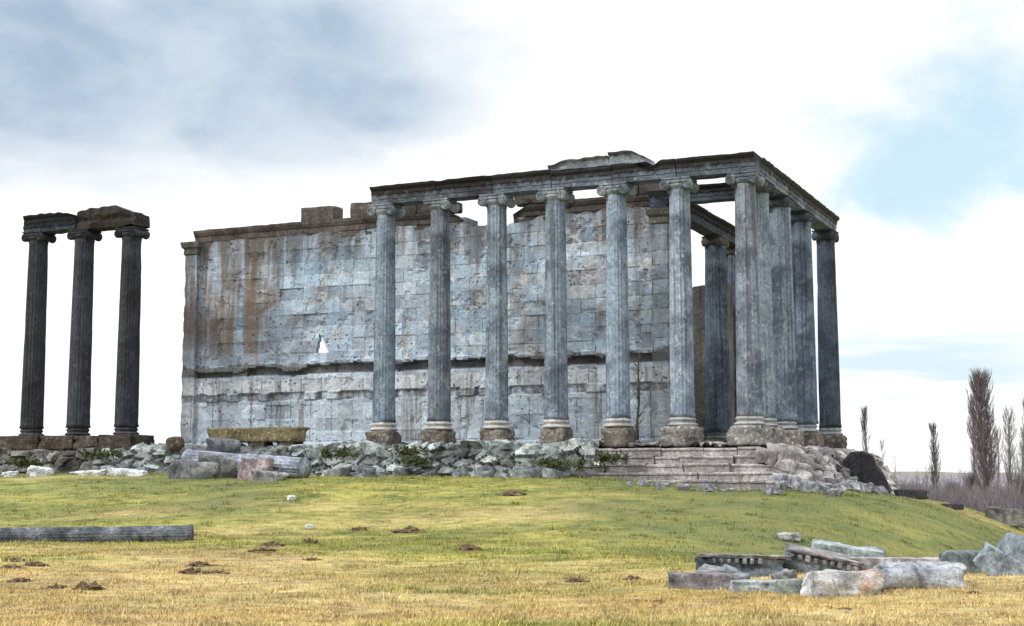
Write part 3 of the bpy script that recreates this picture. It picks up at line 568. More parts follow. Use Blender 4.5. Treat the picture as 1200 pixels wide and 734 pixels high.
# ------------------------------------------------------------------ loose blocks
FEET = []
def block(name, X, Y, dims, label, cat='stone block', rz=0.0, tilt=(0, 0), seed=1, mat_=None, color=(1, 1, 1), sink=.15, rnd=.10, amp=.07, n=7, group=None, zoff=0.0, taper=0, chip=.6):
    FEET.append((X, Y, dims[0]*.55, dims[1]*.55, rz))
    mb = MB(); stone(mb, (0, 0, dims[2]*.5), dims, seed, n, rnd, amp, (0, 0, 0), taper=taper, chip=chip)
    o = mb.build(name, mat_ or M_BLOCK, None, color, (X, Y, hz(X, Y)-sink*dims[2]+zoff), (tilt[0], tilt[1], rz)); tag(o, label, cat, group); return o
# right foreground group
block('stone_block', 3.03, 23.4, (.98, .45, .30), 'long low grey block at the near left end of the fallen stones', rz=-.08, seed=1, mat_=M_WHITE, color=(0.50, 0.46, 0.48), rnd=.08)
block('stone_slab', 3.92, 23.0, (.85, .5, .20), 'thin whitish slab lying flat between two low grey blocks', 'stone slab', rz=.05, seed=2, mat_=M_WHITE, color=(0.85, 0.92, 0.92))
block('stone_block', 4.48, 22.6, (.66, .34, .27), 'short low grey-green block just left of the orange-stained boulder', rz=-.06, seed=3, mat_=M_WHITE, color=(0.6, 0.66, 0.60), rnd=.1)
block('boulder', 5.08, 22.1, (1.14, .7, .42), 'whitish boulder with an orange-stained left end in the front stones', 'boulder', rz=.05, seed=4, mat_=M_ORANGE, color=(1, 1, 1), rnd=.34, amp=.17, n=11, sink=.2)
block('boulder', 6.58, 23.3, (1.40, .85, .50), 'large pale rounded boulder with a dark hollow right of the orange one', 'boulder', rz=-.12, seed=5, mat_=M_WHITE, color=(0.85, 0.88, 0.94), rnd=.42, amp=.24, n=11, sink=.2)
def carved(name, X, Y, L, dep, h, label, rz, tilt, seed, color, zoff=0, m=None, dent=13):
    FEET.append((X, Y, L*.52, dep*.55, rz))
    """a fallen cornice piece with a row of dentils along its upper front edge"""
    root = empty(name, (X, Y, hz(X, Y)+zoff), rz, label, 'carved block'); root.rotation_euler = (tilt[0], tilt[1], rz)
    mb = MB(); stone(mb, (0, 0, h*.45), (L, dep, h*.8), seed, 10, .10, .12); mb.build('body', m or M_BLOCK, root, color)
    mb = MB(); stone(mb, (0, -.02, h*.93), (L*1.01, dep*1.05, h*.16), seed+1, 9, .16, .10); mb.build('cornice', M_BLOCK, root, (1.15, 1.02, .98))
    rd = random.Random(seed)
    for k in range(dent):
        if rd.random() < .14: continue
        x = -L/2+L*(k+.5)/dent+rd.uniform(-.01, .01); q_ = rd.uniform(.7, 1.1); mb = MB(); stone(mb, (x, -dep*.52, h*.74), (L/dent*.58*q_, .11*q_, h*.24*q_), seed+k, 4, .2, .16); mb.build('dentil', M_BLOCK, root, (1.1*q_, 1.08*q_, 1.05*q_))
carved('carved_block', 4.15, 26.0, 1.50, .7, .44, 'dark carved frieze block with a pinkish dentilled top edge behind the low blocks', -.04, (-.05, .02), 200, (.38, .42, .50), -.06, dent=11)
carved('carved_block', 5.62, 26.4, 1.30, .7, .46, 'tilted pale cornice block with a row of square dentils sloping to the right', -.12, (.10, .20), 220, (.85, .90, .95), -.10, dent=9)
block('stone_slab', 7.0, 26.3, (1.9, .5, .26), 'long pinkish grey slab lying behind the two big boulders', 'stone slab', rz=-.05, seed=8, mat_=M_WHITE, color=(0.9, 0.8, 0.8), rnd=.07)
block('stone_slab', 8.85, 38.2, (1.85, .8, .70), 'thick pale-topped slab tilted down to the right on the green slope', 'stone slab', rz=-.15, tilt=(.12, .13), seed=9, mat_=M_WHITE, color=(0.8, 0.88, 0.88), rnd=.06, zoff=.22)
block('stone', 7.92, 41.25, (.62, .5, .24), 'small whitish stone alone on the slope above the tilted slab', 'stone', seed=10, mat_=M_WHITE, color=(0.9, 0.87, 0.84), rnd=.25, amp=.12)
block('stone_block', 8.15, 25.9, (.85, .6, .44), 'grey-green block right behind the large pale boulder', rz=.15, seed=11, color=(.75, .82, .80), rnd=.14, amp=.1)
block('stone_slab', 8.40, 25.0, (.95, .32, .46), 'pale bluish slab leaning to the right over a dark gap', 'stone slab', rz=-.25, tilt=(.0, .58), seed=12, mat_=M_WHITE, color=(0.62, 0.71, 0.76), rnd=.10, zoff=.0)
block('stone_block', 9.95, 28.2, (.9, .9, .80), 'big pale block at the right edge of the photo beside the leaning slab', rz=.3, tilt=(.1, .25), seed=13, mat_=M_WHITE, color=(0.5, 0.56, 0.62), rnd=.14, amp=.1)
block('stone_block', 12.0, 33.3, (.9, .5, .34), 'white-topped block far up the right edge above the big pale block', rz=.1, seed=14, mat_=M_WHITE, color=(1.1, 1.1, 1.1), rnd=.07)
block('stone_block', 20.7, 60.5, (1.5, 1.0, .72), 'pale-topped dark block below the tallest poplar at the foot of the mound', rz=-.1, tilt=(.0, .1), seed=15, mat_=M_BLOCK, color=(.8, .76, .70), rnd=.10)
rs = random.Random(77)
for k in range(20):
    f = rs.random(); X, Y = (rs.uniform(3.3, 7.6), rs.uniform(24.2, 26.0)) if k < 13 else (7.6+2.0*f+rs.uniform(-.2, .2), 25.2+2.6*f+rs.uniform(-.6, .2)); s_ = rs.uniform(.14, .34); g = rs.uniform(.5, 1.3)
    block('broken_stone', X, Y, (s_*rs.uniform(1.1, 2), s_, s_*rs.uniform(.5, .9)), 'small broken stone lying among the big fallen blocks in the near right', 'broken stone', rz=rs.uniform(0, 3), tilt=(rs.uniform(-.4, .4), rs.uniform(-.4, .4)), seed=700+k, mat_=M_BLOCK if k % 3 else M_WHITE, color=(g, g, g*1.02), rnd=.12, amp=.16, n=5, group='broken stones among the near right blocks')
# foot of the podium, left
def lying_column(X0, Y0, Z0, X1, Y1, Z1, r0, r1, label, color, m, seed, name='fallen_column'):
    a = Vector((X0, Y0, Z0)); b_ = Vector((X1, Y1, Z1)); d = b_-a; mb = shaft_mesh(seed, d.length, r0, r1, 20, 2.6)
    o = mb.build(name, m, None, color, a); o.rotation_euler = d.to_track_quat('Z', 'Y').to_euler(); tag(o, label, 'fallen column'); return o
lying_column(-13.05, 57.7, 2.42, -7.95, 54.9, hz(-7.95, 54.9)+.36, .44, .42, 'thick pinkish grey column shaft fallen in front of the podium', (1.15, 1.1, 1.1), M_COL, 91)
lying_column(-15.6, 37.6, hz(-15.6, 37.6)+.14, -8.45, 38.0, hz(-8.45, 38)+.14, .26, .25, 'long slender dark grey column shaft lying in the grass at the left edge', (.50, .52, .60), M_RUBBLE, 92)
bx = loc2w(-22.0, .3)
block('stone_bench', bx[0], bx[1], (4.8, .9, .64), 'long brown-green worn step block lying on the podium edge before the wall', 'step block', rz=-TH, seed=20, mat_=M_PLINTH, color=(.95, .92, .62), zoff=3.24-hz(*bx), sink=0, rnd=.12, amp=.05, n=9)
for k, (u, lb) in enumerate(((23.6, 'dark block under the left end of the long step block'), (21.9, 'dark block under the middle of the long step block'), (20.4, 'dark block under the right end of the long step block'))):
    X, Y = loc2w(-u, .3); block('stone_block', X, Y, (.95, .8, .46), lb, rz=-TH, seed=25+k, mat_=M_PLINTH, color=(.45, .45, .45), zoff=2.80-hz(X, Y), sink=0)
for k, (X, Y, dm, c_, lb) in enumerate([
    (-20.3, 58.0, (.55, .5, .30), (1.3, 1.3, 1.3), 'small white wedge of stone in the grass below the leftmost dark column'),
    (-18.9, 57.3, (.95, .6, .55), (1.25, 1.3, 1.3), 'white block with a broken face half sunk in grass below the dark columns'),
    (-17.0, 57.6, (1.3, .7, .24), (1.3, 1.33, 1.33), 'flat white slab in grass below the middle dark column'),
    (-15.4, 57.2, (1.5, .6, .34), (1.3, 1.33, 1.33), 'long white slab at the right end of the sunken slabs under the dark columns')]):
    block('sunken_slab', X, Y, dm, lb, 'stone slab', mat_=M_WHITE, rz=(-.1, .2, -.05, -.22)[k], tilt=(.08, (-.1, .06, -.05, .08)[k]), seed=30+k, color=c_, rnd=.30, amp=.16, n=9, sink=.3)
for k, (X, Y, Z, dm, c_, rz, lb, m) in enumerate([
    (-14.4, 61.0, 3.16, (.75, .7, .62), (.55, .5, .45), .3, 'small dark rounded stone on the podium left of the big wall', M_PLINTH),
    (-12.38, 55.8, 2.08, (1.9, .7, .55), (.70, .68, .70), -.1, 'flat grey block below the left end of the big wall', M_BLOCK),
    (-11.57, 56.2, 2.22, (1.5, .8, .75), (.78, .74, .72), .35, 'rough grey block leaning just left of the thick fallen column', M_BLOCK),
    (-12.88, 58.6, 2.69, (1.2, .7, .6), (.42, .42, .45), -.3, 'dark block on the rubble under the left wall end', M_BLOCK),
    (-11.83, 58.6, 2.9, (1.3, .8, .75), (.60, .62, .66), .2, 'squarish grey block in shade under the long step block', M_BLOCK),
    (-9.14, 54.0, 1.85, (1.3, .4, .2), (1.05, 1.0, .98), .1, 'thin pale slab lying under the thick fallen column', M_BLOCK),
    (-9.84, 55.0, 2.27, (1.4, .5, .42), (1.05, .82, .82), -.5, 'pinkish broken block against the side of the thick fallen column', M_BLOCK)]):
    q = (X, Y, Z)
    if Y < 57.5: t_ = q[2]+dm[2]/2; b0 = min(q[2]-dm[2]/2, hz(q[0], q[1])-.12); dm = (dm[0], dm[1], t_-b0); q = (q[0], q[1], (t_+b0)/2)
    mb = MB(); stone(mb, (0, 0, 0), dm, 50+k, 7, .38 if k == 0 else .16, .12, chip=.7); o = mb.build('stone_block' if k else 'stone', m, None, c_, q, (.1*k % .3, .05*(k % 3), rz)); tag(o, lb, 'stone block' if k else 'stone')
# white scraps in the grass
for X, Y, s_, lb in ((-7.3, 47.5, .30, 'tiny white stone in the grass in front of the fallen thick column'), (-6.0, 42.6, .26, 'tiny pale stone lower down the grass slope, alone')):
    block('stone', X, Y, (s_, s_*.8, s_*.6), lb, 'stone', seed=int(Y), mat_=M_WHITE, color=(1.3, 1.3, 1.25), rnd=.3)
# the great dark fragment beside the short side
def dark_fragment():
    out = [(.30, -.1), (-.25, .55), (-.75, .95), (-.90, 1.35), (-.60, 1.66), (-.15, 1.72), (.18, 1.52), (.48, .95), (.82, .35), (1.05, -.1)]; mb = MB(); n = len(out); vs = []; lay = [-.45, -.40, -.2, 0, .2, .40, .45]; ins = [.90, .98, 1, 1, 1, .98, .90]
    den = []
    for a, b_ in zip(out, out[1:]+out[:1]):
        for j in range(4): den.append((a[0]+(b_[0]-a[0])*j/4, a[1]+(b_[1]-a[1])*j/4))
    n = len(den)
    for y, s_ in zip(lay, ins):
        for x, z in den:
            p = Vector((x*s_, y, .8+(z-.8)*s_)); e = mn.noise(p*1.8)*.12+mn.noise(p*4.5)*.05; vs.append(((p.x+e*.6)*1.14, p.y+mn.noise(p*2.6+Vector((9, 1, 1)))*.1, (p.z+e*.4)*1.16))
    fs = [(i*n+k, i*n+(k+1) % n, (i+1)*n+(k+1) % n, (i+1)*n+k) for i in range(len(lay)-1) for k in range(n)]+[tuple(range(n-1, -1, -1)), tuple(range((len(lay)-1)*n, len(lay)*n))]; mb.add(vs, fs, .5, False)
    X, Y = 14.75, 59.3; tag(mb.build('stone_fragment', M_DARKST, None, (1, 1, 1.05), (X, Y, hz(X, Y)-.15), (0, 0, -.25)), 'dark weathered stone slab leaning down to the right at the right end of the podium', 'stone fragment')
dark_fragment()
# tumbled stones at the podium's right corner and on the bank under the steps
rs = random.Random(11)
for k in range(134):
    f = rs.random(); lx_ = 1.3+2.3*f+.1*k/112; ly_ = -2.9+12*rs.random()**1.2; pile = .55*(1-f)**1.5*rs.random(); s_ = rs.uniform(.20, .52)
    if k > 111: lx_ = rs.uniform(-3.2, 2.4); ly_ = rs.uniform(-4.9, -2.9); s_ = rs.uniform(.12, .32); pile = 0
    X, Y = loc2w(lx_, ly_); g = rs.uniform(.9, 1.7)
    block('rubble_stone', X, Y, (s_*rs.uniform(1, 1.7), s_, s_*rs.uniform(.5, .9)+pile*.7), 'pale broken stone tumbled at the right-hand foot of the podium' if k <= 111 else 'small pale stone scattered on the bank below the steps', 'rubble stone',
          rz=rs.uniform(0, 3), tilt=(rs.uniform(-.4, .4), rs.uniform(-.4, .4)), seed=300+k, color=(g, g*.97, g*.98), rnd=.10, amp=.13, n=4, group='pale stones tumbled at the podium corner' if k <= 111 else 'pale stones scattered below the steps', zoff=pile*.35)
for k in range(34):
    lx_ = rs.uniform(-29, -6.5); X, Y = loc2w(lx_, rs.uniform(-3.0, -2.0)); s_ = rs.uniform(.25, .7)
    block('rubble_stone', X, Y, (s_*rs.uniform(1, 1.8), s_, s_*rs.uniform(.5, .85)), 'rough bluish white stone fallen along the foot of the long rubble face', 'rubble stone', rz=rs.uniform(0, 3), tilt=(rs.uniform(-.3, .3), rs.uniform(-.3, .3)), seed=400+k,
          color=(lambda g: (g*.97, g*1.02, g*1.02))(rs.uniform(.5, 1.2)), rnd=.12, amp=.1, n=4, group='stones along the foot of the rubble face')
for k, (dx, dz, s_) in enumerate([(-.9, .2, .8), (-.45, .1, .7), (-1.1, .75, .6), (-.6, .55, .55), (-.1, 0, .6)]):
    X, Y = 14.75+dx, 59.2+.1*k; block('rubble_stone', X, Y, (s_*1.2, s_, s_*.8), 'pale broken stone tumbled at the right-hand foot of the podium', 'rubble stone', rz=k*.7, tilt=(.2, -.2), seed=640+k, color=(1.1, 1.08, 1.08), rnd=.10, amp=.14, n=5, group='pale stones tumbled at the podium corner', zoff=dz)
for X, Y, s_, lb in ((15.9, 57.3, .8, 'dark low stone on the crest right of the dark leaning slab'), (17.3, 56.4, .5, 'dark hump of stone halfway down the right crest')):
    block('stone', X, Y, (s_*1.6, s_*.7, s_*.5), lb, 'stone', seed=int(X*9), mat_=M_DARKST, color=(1.3, 1.3, 1.4), rnd=.2)
# molehills
for k, (X, Y, s2) in enumerate([(-5.45, 31.7, 0.28), (-5.75, 34.41, 0.24), (-5.08, 36.33, 0.2), (-4.13, 29.79, 0.16), (-6.17, 28.59, 0.21), (-5.9, 26.68, 0.2), (-5.48, 26.88, 0.16), (-7.56, 23.97, 0.17), (-6.98, 23.77, 0.21), (-10.06, 29.29, 0.22), (-9.62, 27.78, 0.2), (-9.41, 28.49, 0.2), (-8.57, 25.17, 0.19), (-2.96, 41.56, 0.34), (-1.03, 34.12, 0.25), (0.06, 47.58, 0.39), (1.09, 24.56, 0.15), (2.1, 24.97, 0.13), (4.42, 19.23, 0.08), (6.93, 21.64, 0.09), (-4.51, 42.26, 0.22), (2.06, 20.54, 0.08)]):
    mb = MB(); n = 22; vs = []; lay = [(1.1, -.06), (.95, .05), (.8, .13), (.62, .20), (.45, .26), (.28, .30), (.08, .31)]
    for q, h in lay:
        for j in range(n): e = 1+.45*mn.noise(Vector((math.cos(j/n*6.28)*1.3, math.sin(j/n*6.28)*1.3, k*3+h*5)))+.9*mn.noise(Vector((math.cos(j/n*6.28)*q*5, math.sin(j/n*6.28)*q*5, k*3)))*(q < 1); vs.append((math.cos(j/n*6.28)*q*s2*e*1.25, math.sin(j/n*6.28)*q*s2*e*.8, h*s2*(.8+.25*(k % 3))*e))
    fs = [(i*n+j, i*n+(j+1) % n, (i+1)*n+(j+1) % n, (i+1)*n+j) for i in range(6) for j in range(n)]+[tuple(range(6*n, 7*n))]; mb.add(vs, fs, .5, False)
    tag(mb.build('molehill', M_EARTH, None, (.95, .92, .85), (round(X, 2), round(Y, 2), hz(X, Y))), 'small dark molehill of bare earth in the dry grass', 'molehill', 'molehills scattered over the grass')
rng = np.random.default_rng(7)
def grass(n=230000):
    y = 15.5 + (62-15.5)*rng.random(n*2)**1.35; x = (rng.random(n*2)*2-1)*(y*.40+1.0)
    # denser, taller growth in clumps and against the foot of every stone
    kx = []; ky = []; kh = []
    m = 2600; cy_ = 15.5+40*rng.random(m)**1.5; cx_ = (rng.random(m)*2-1)*(cy_*.39+.5); cn = 14+(rng.random(m)*26).astype(int); rad = .05+.16*rng.random(m)**2
    for X_, Y_, c_, r_ in zip(cx_, cy_, cn, rad): kx.append(X_+rng.normal(0, r_*1.5, c_)); ky.append(Y_+rng.normal(0, r_, c_)); kh.append(np.full(c_, 1.5+1.1*rng.random()))
    for X_, Y_, a_, b_, rz in FEET:
        c_ = int(120*(a_+b_)); th = rng.random(c_)*2*math.pi; u = np.clip(np.cos(th)*1.35, -1, 1)*(a_+.03+.1*rng.random(c_)); v_ = np.clip(np.sin(th)*1.35, -1, 1)*(b_+.03+.1*rng.random(c_))
        kx.append(X_+u*math.cos(rz)-v_*math.sin(rz)); ky.append(Y_+u*math.sin(rz)+v_*math.cos(rz)); kh.append(np.full(c_, 1.7))
    lx = np.arange(-15.8, -8.3, .02); kx.append(lx); ky.append(37.6+(lx+15.6)*.056-.27-.08*rng.random(len(lx))); kh.append(np.full(len(lx), 1.8))
    for (xa, ya, xb, yb) in ((-30, -2.5, -6, -2.5), (-6.6, -2.75, 2.2, -2.75)):
        q = rng.random(2600); X_, Y_ = loc2w(xa+(xb-xa)*q, ya+(yb-ya)*q-.45*rng.random(2600)**2); kx.append(X_); ky.append(Y_); kh.append(np.full(2600, 2.2))
    cl = fbm(x*1.1, y*1.6, 41, 3); lx = (x-OX)*CT-(y-OY)*ST; lw = (x-OX)*ST+(y-OY)*CT
    keep = (cl+rng.random(n*2)*.35 > .55) & ~((lw > -2.2) & (lx < 1.6)); x = x[keep][:n]; y = y[keep][:n]; hk = np.concatenate([np.ones(len(x))]+kh); x = np.concatenate([x]+kx); y = np.concatenate([y]+ky); n = len(x); z = height(x, y)
    g = greenness(x, y); h = (.014+.040*rng.random(n)**2.5)*(.8+.5*g)*hk; a = rng.random(n)*math.pi; wd = .006+.008*rng.random(n)+.00012*y
    lean = (rng.random((n, 2))-.5)*1.3*h[:, None]; dx = np.cos(a)*wd; dy = np.sin(a)*wd
    v = np.empty((n, 3, 3)); v[:, 0] = np.stack([x-dx, y-dy, z-.01], -1); v[:, 1] = np.stack([x+dx, y+dy, z-.01], -1); v[:, 2] = np.stack([x+lean[:, 0], y+lean[:, 1], z+h], -1)
    me = bpy.data.meshes.new('grass'); me.vertices.add(n*3); me.vertices.foreach_set('co', v.astype(np.float32).ravel()); me.loops.add(n*3)
    me.loops.foreach_set('vertex_index', np.arange(n*3, dtype=np.int32)); me.polygons.add(n); me.polygons.foreach_set('loop_start', np.arange(0, n*3, 3, dtype=np.int32)); me.update(calc_edges=True)
    me.attributes.new('lush', 'FLOAT', 'POINT').data.foreach_set('value', np.repeat(lushness(x, y), 3).astype(np.float32))
    me.attributes.new('green', 'FLOAT', 'POINT').data.foreach_set('value', np.repeat(g, 3).astype(np.float32)); me.attributes.new('rnd', 'FLOAT', 'POINT').data.foreach_set('value', np.repeat(rng.random(n), 3).astype(np.float32))
    # blades are lit like the turf they stand in
    me.materials.append(M_BLADE); tag(link(bpy.data.objects.new('grass', me)), kind='stuff')
grass()

# ------------------------------------------------------------------ weeds on the ruin
def weed(X, Y, Z, w_, h_, label, seed, group=None):
    r = random.Random(seed); mb = MB(); q = (X, Y, Z)
    for k in range(26):
        x = r.gauss(0, w_*.33); y = r.gauss(0, .12); h = h_*r.uniform(.45, 1.0); tip = Vector((x+r.gauss(0, .18), y+r.gauss(0, .12), h)); p0 = Vector((x, y, -.15)); tube(mb, [p0, p0.lerp(tip, .5), tip], [.014, .010, .004], 4)
        for j in range(14):
            p = p0.lerp(tip, r.uniform(.3, 1)); s_ = r.uniform(.05, .11); a = Vector((r.uniform(-1, 1), r.uniform(-1, 1), r.uniform(-.3, .9))).normalized(); b_ = a.orthogonal().normalized()
            mb.add([p, p+a*s_+b_*s_*.4, p+a*s_*2, p+a*s_-b_*s_*.4], [(0, 1, 2, 3)])
    tag(mb.build('weed', M_LEAF, None, (1, 1, 1), q), label, 'weed', group)
for k, (X, Y, Z, a, b_, lb) in enumerate([(-4.12, 56.5, 2.62, 1.4, .55, 'green weed on the rubble between the first two pedestals from the left'), (-3.61, 56.0, 2.28, 1.2, .4, 'low dark weed on the rubble face under the second pedestal from the left'), (2.28, 53.0, 2.1, 2.2, .5, 'wide low green weed at the foot of the rubble near the steps'), (1.44, 53.6, 2.19, 1.2, .4, 'small green weed below the fourth pedestal from the left'),
    (3.58, 52.6, 2.34, 1.0, .5, 'dark green weed in a gap right of the rubble by the steps'), (-21.62, 63.6, 2.28, 1.2, .5, 'weed on the masonry under the leftmost dark column'), (-17.76, 62.0, 2.63, 1.4, .5, 'green weed growing in the masonry under the dark columns'), (-6.82, 56.6, 2.56, 1.2, .5, 'dark weed on the rubble right of the thick fallen column')]):
    weed(X, Y, Z, a*.8, b_*.62, lb, 500+k+(7 if k == 6 else 0))
def sapling():
    r = random.Random(3); X, Y = loc2w(-5.75, 3.9); root = empty('sapling', (X, Y, 2.88), 0, 'thin dark leafless sapling growing before the wall near its right end', 'sapling')
    mb = MB(); tube(mb, [(0, 0, -.05), (-.05, 0, 1), (.05, 0, 2), (.02, 0, 3.3), (.1, 0, 4.0)], [.07, .06, .05, .035, .015], 6); mb.build('trunk', M_BARK, root, (.35, .4, .3))
    mb = MB()
    for k in range(34):
        z = r.uniform(.2, 3.8); a = r.uniform(0, 6.28); l = r.uniform(.25, .6); tube(mb, [(0, 0, z), (math.cos(a)*l*.5, math.sin(a)*l*.5, z+l*.5), (math.cos(a)*l*.6, math.sin(a)*l*.6, z+l)], [.018, .012, .004], 3, cap=False)
    mb.build('crown', M_TWIG, root, (.4, .5, .35))
sapling()

# ------------------------------------------------------------------ trees on the plain
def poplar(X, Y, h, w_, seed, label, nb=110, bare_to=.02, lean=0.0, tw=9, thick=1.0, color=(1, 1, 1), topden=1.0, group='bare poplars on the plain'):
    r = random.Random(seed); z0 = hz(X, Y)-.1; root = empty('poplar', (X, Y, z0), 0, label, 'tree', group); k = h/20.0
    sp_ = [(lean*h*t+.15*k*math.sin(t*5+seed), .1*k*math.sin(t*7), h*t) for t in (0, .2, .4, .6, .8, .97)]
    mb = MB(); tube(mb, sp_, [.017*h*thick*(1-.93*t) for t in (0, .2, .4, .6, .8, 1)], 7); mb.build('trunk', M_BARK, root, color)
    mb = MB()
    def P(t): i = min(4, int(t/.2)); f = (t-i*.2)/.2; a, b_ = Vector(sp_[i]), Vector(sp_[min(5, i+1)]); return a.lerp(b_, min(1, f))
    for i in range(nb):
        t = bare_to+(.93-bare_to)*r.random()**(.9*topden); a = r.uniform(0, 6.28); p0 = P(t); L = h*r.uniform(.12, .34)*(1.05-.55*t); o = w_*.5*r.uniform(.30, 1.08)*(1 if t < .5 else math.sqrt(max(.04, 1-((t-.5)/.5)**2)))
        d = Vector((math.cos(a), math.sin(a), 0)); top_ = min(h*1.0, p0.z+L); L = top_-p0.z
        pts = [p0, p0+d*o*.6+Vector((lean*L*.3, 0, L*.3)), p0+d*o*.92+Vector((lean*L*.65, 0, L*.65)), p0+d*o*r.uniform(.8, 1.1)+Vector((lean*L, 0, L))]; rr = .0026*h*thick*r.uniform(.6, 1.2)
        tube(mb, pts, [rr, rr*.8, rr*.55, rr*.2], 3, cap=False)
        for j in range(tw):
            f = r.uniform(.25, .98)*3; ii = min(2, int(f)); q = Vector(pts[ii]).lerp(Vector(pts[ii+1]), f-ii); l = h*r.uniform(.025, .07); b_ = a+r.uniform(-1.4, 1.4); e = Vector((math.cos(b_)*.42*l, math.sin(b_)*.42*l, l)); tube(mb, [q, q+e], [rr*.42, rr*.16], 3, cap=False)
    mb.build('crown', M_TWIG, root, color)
poplar(39.6, 120, 10.7, 2.30, 1, 'tallest bare poplar, a dense dark grey column right of the temple', nb=430, tw=13, thick=1.15, color=(1.15, 1.1, 1.15))
poplar(41.4, 128, 9.3, 0.92, 2, 'slim bare poplar close against the left side of the tallest one', nb=60)
poplar(41.1, 118, 7.9, 1.27, 3, 'fork-topped bare poplar right of the tallest one', nb=130, tw=10, color=(1.1, 1.1, 1.15))
poplar(47.6, 140, 7.0, 1.18, 4, 'lower pale bare poplar between the tallest and the fork-topped one', nb=80, color=(1.4, 1.35, 1.4))
poplar(39.6, 112, 8.6, 0.81, 5, 'thin dark bare poplar leaning to the right at the right edge of the photo', nb=60, lean=.10, color=(.8, .85, .9))
poplar(44.3, 150, 7.7, 1.17, 6, 'slender dark poplar with a thin tip standing in mid-gap', nb=150, tw=10, thick=1.5, color=(.8, .85, .85))
poplar(46.3, 160, 3.6, 1.15, 7, 'short bare tree just left of the slender mid-gap poplar', nb=70)
poplar(48.1, 170, 3.4, 1.02, 8, 'small bare tree second to the left of the slender mid-gap poplar', nb=50)
poplar(32.5, 130, 8.2, 0.70, 9, 'thin poplar with a dark tip behind the dark leaning slab', nb=70, lean=-.05, topden=.35, thick=1.2, color=(.6, .65, .65))
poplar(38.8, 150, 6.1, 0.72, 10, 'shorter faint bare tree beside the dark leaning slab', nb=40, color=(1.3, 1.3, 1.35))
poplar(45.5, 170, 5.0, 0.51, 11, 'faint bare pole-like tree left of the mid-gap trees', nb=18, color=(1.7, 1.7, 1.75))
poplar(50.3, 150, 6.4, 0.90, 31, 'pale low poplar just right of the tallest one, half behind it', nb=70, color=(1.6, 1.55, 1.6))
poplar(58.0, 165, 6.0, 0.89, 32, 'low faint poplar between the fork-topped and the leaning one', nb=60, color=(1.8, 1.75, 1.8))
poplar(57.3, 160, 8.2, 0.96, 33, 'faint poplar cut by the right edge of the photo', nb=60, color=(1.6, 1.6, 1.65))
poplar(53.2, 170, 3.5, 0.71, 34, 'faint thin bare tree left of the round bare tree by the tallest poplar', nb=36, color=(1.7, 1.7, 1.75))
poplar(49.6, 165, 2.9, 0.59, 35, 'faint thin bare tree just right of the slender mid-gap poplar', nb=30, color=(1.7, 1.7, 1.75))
def bare_bush(X, Y, h, w_, seed, label, color=(1, 1, 1)):
    r = random.Random(seed); z0 = hz(X, Y)-.1; root = empty('bare_tree', (X, Y, z0), 0, label, 'tree', 'round bare trees on the plain')
    mb = MB(); tube(mb, [(0, 0, 0), (0, .05, h*.35), (.1, 0, h*.55)], [.10, .08, .04], 6); mb.build('trunk', M_BARK, root, color); mb = MB()
    for k in range(60):
        a = r.uniform(0, 6.28); f = r.uniform(.15, .55)*h; p = Vector((0, 0, f)); e = p+Vector((math.cos(a)*w_*.5*r.uniform(.3, 1), math.sin(a)*w_*.5*r.uniform(.3, 1), (h-f)*r.uniform(.4, 1))); m_ = p.lerp(e, .5)+Vector((0, 0, -.1)); tube(mb, [p, m_, e], [.03, .02, .008], 3, cap=False)
        for j in range(7): q = m_.lerp(e, r.random()); tube(mb, [q, q+Vector((r.gauss(0, .35), r.gauss(0, .35), r.uniform(.1, .6)))], [.012, .005], 3, cap=False)
    mb.build('crown', M_TWIG, root, color)
bare_bush(39.9, 125, 2.5, 1.9, 21, 'round bare tree at the left foot of the tallest poplar', (1.3, 1.3, 1.45))
bare_bush(43.0, 140, 1.6, 1.8, 22, 'low round bare tree between the mid-gap poplar and the tallest', (1.3, 1.35, 1.5))
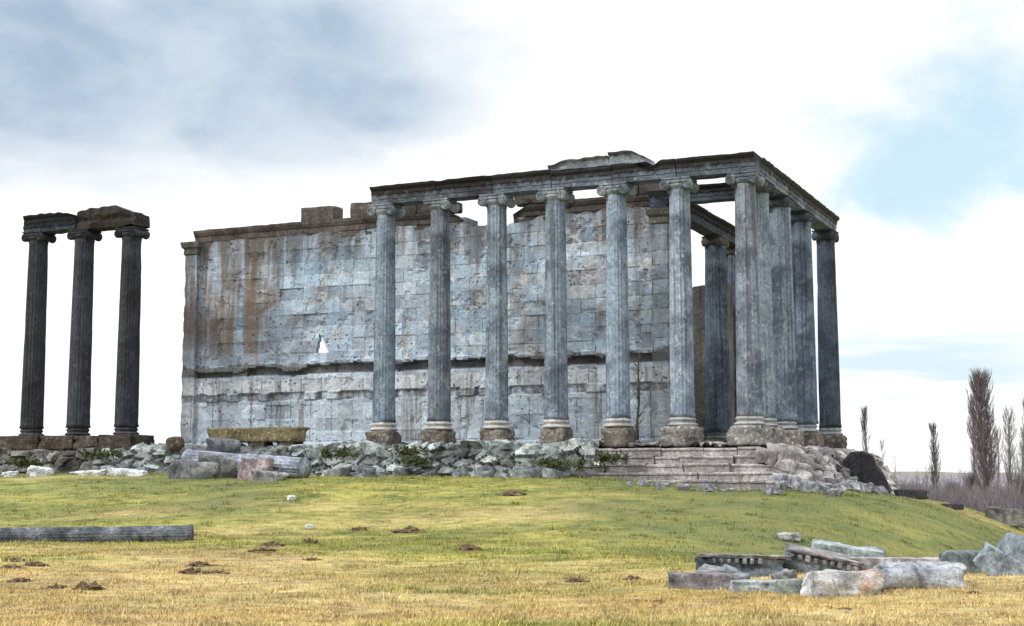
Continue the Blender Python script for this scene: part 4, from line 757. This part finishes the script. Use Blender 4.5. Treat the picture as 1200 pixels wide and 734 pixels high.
bare_bush(43.5, 122, 2.7, 2.2, 23, 'round bare tree at the right edge below the leaning poplar', (1.2, 1.2, 1.3))
bare_bush(48.3, 175, 1.5, 2.5, 24, 'low bare bush left of the mid-gap trees', (1.2, 1.25, 1.4))
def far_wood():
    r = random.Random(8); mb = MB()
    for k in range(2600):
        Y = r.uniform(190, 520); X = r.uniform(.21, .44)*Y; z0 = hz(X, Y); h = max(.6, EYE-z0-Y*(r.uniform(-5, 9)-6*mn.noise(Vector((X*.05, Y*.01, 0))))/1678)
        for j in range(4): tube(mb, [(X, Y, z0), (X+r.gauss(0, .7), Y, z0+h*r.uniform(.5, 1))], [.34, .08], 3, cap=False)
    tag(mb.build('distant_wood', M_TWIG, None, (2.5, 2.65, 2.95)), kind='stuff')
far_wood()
def scrub():
    r = random.Random(18); mb = MB()
    for k in range(3600):
        Y = 78+160*r.random()**1.3; X = r.uniform(.250, .40)*Y; z0 = hz(X, Y); h = max(.5, EYE-Y*(r.uniform(9, 34)-14*mn.noise(Vector((X*.15, Y*.05, 3))))/1678-z0); lx = r.gauss(0, .35)
        tube(mb, [(X, Y, z0-.1), (X+lx*.4, Y, z0+h*.6), (X+lx, Y, z0+h)], [.035, .024, .006], 3, cap=False)
        for j in range(4): f = r.uniform(.3, 1)*h; tube(mb, [(X+lx*.5, Y, z0+f*.7), (X+lx*.5+r.gauss(0, .4), Y+r.gauss(0, .4), z0+f+.3)], [.014, .005], 3, cap=False)
    tag(mb.build('bare_scrub', M_TWIG, None, (1.15, 1.12, 1.2)), kind='stuff')
scrub()
def hills():
    az_ = np.linspace(-.9, .9, 160); lay = [(1900, -3), (2300, 0), (2700, 1)]; X = np.array([[d*math.sin(a) for a in az_] for d, _ in lay]); Y = np.array([[d*math.cos(a) for a in az_] for d, _ in lay]); hgt = 4+14*fbm(az_*9, az_*0, 3, 4)
    Z = np.array([[-4]*160, hgt*.6, hgt]); tag(grid_obj('hills', X, Y, Z, M_HILL, {}), kind='structure')
M_HILL = plain_mat('far_hills', (.16, .17, .14), (.22, .21, .16), .01)
hills()
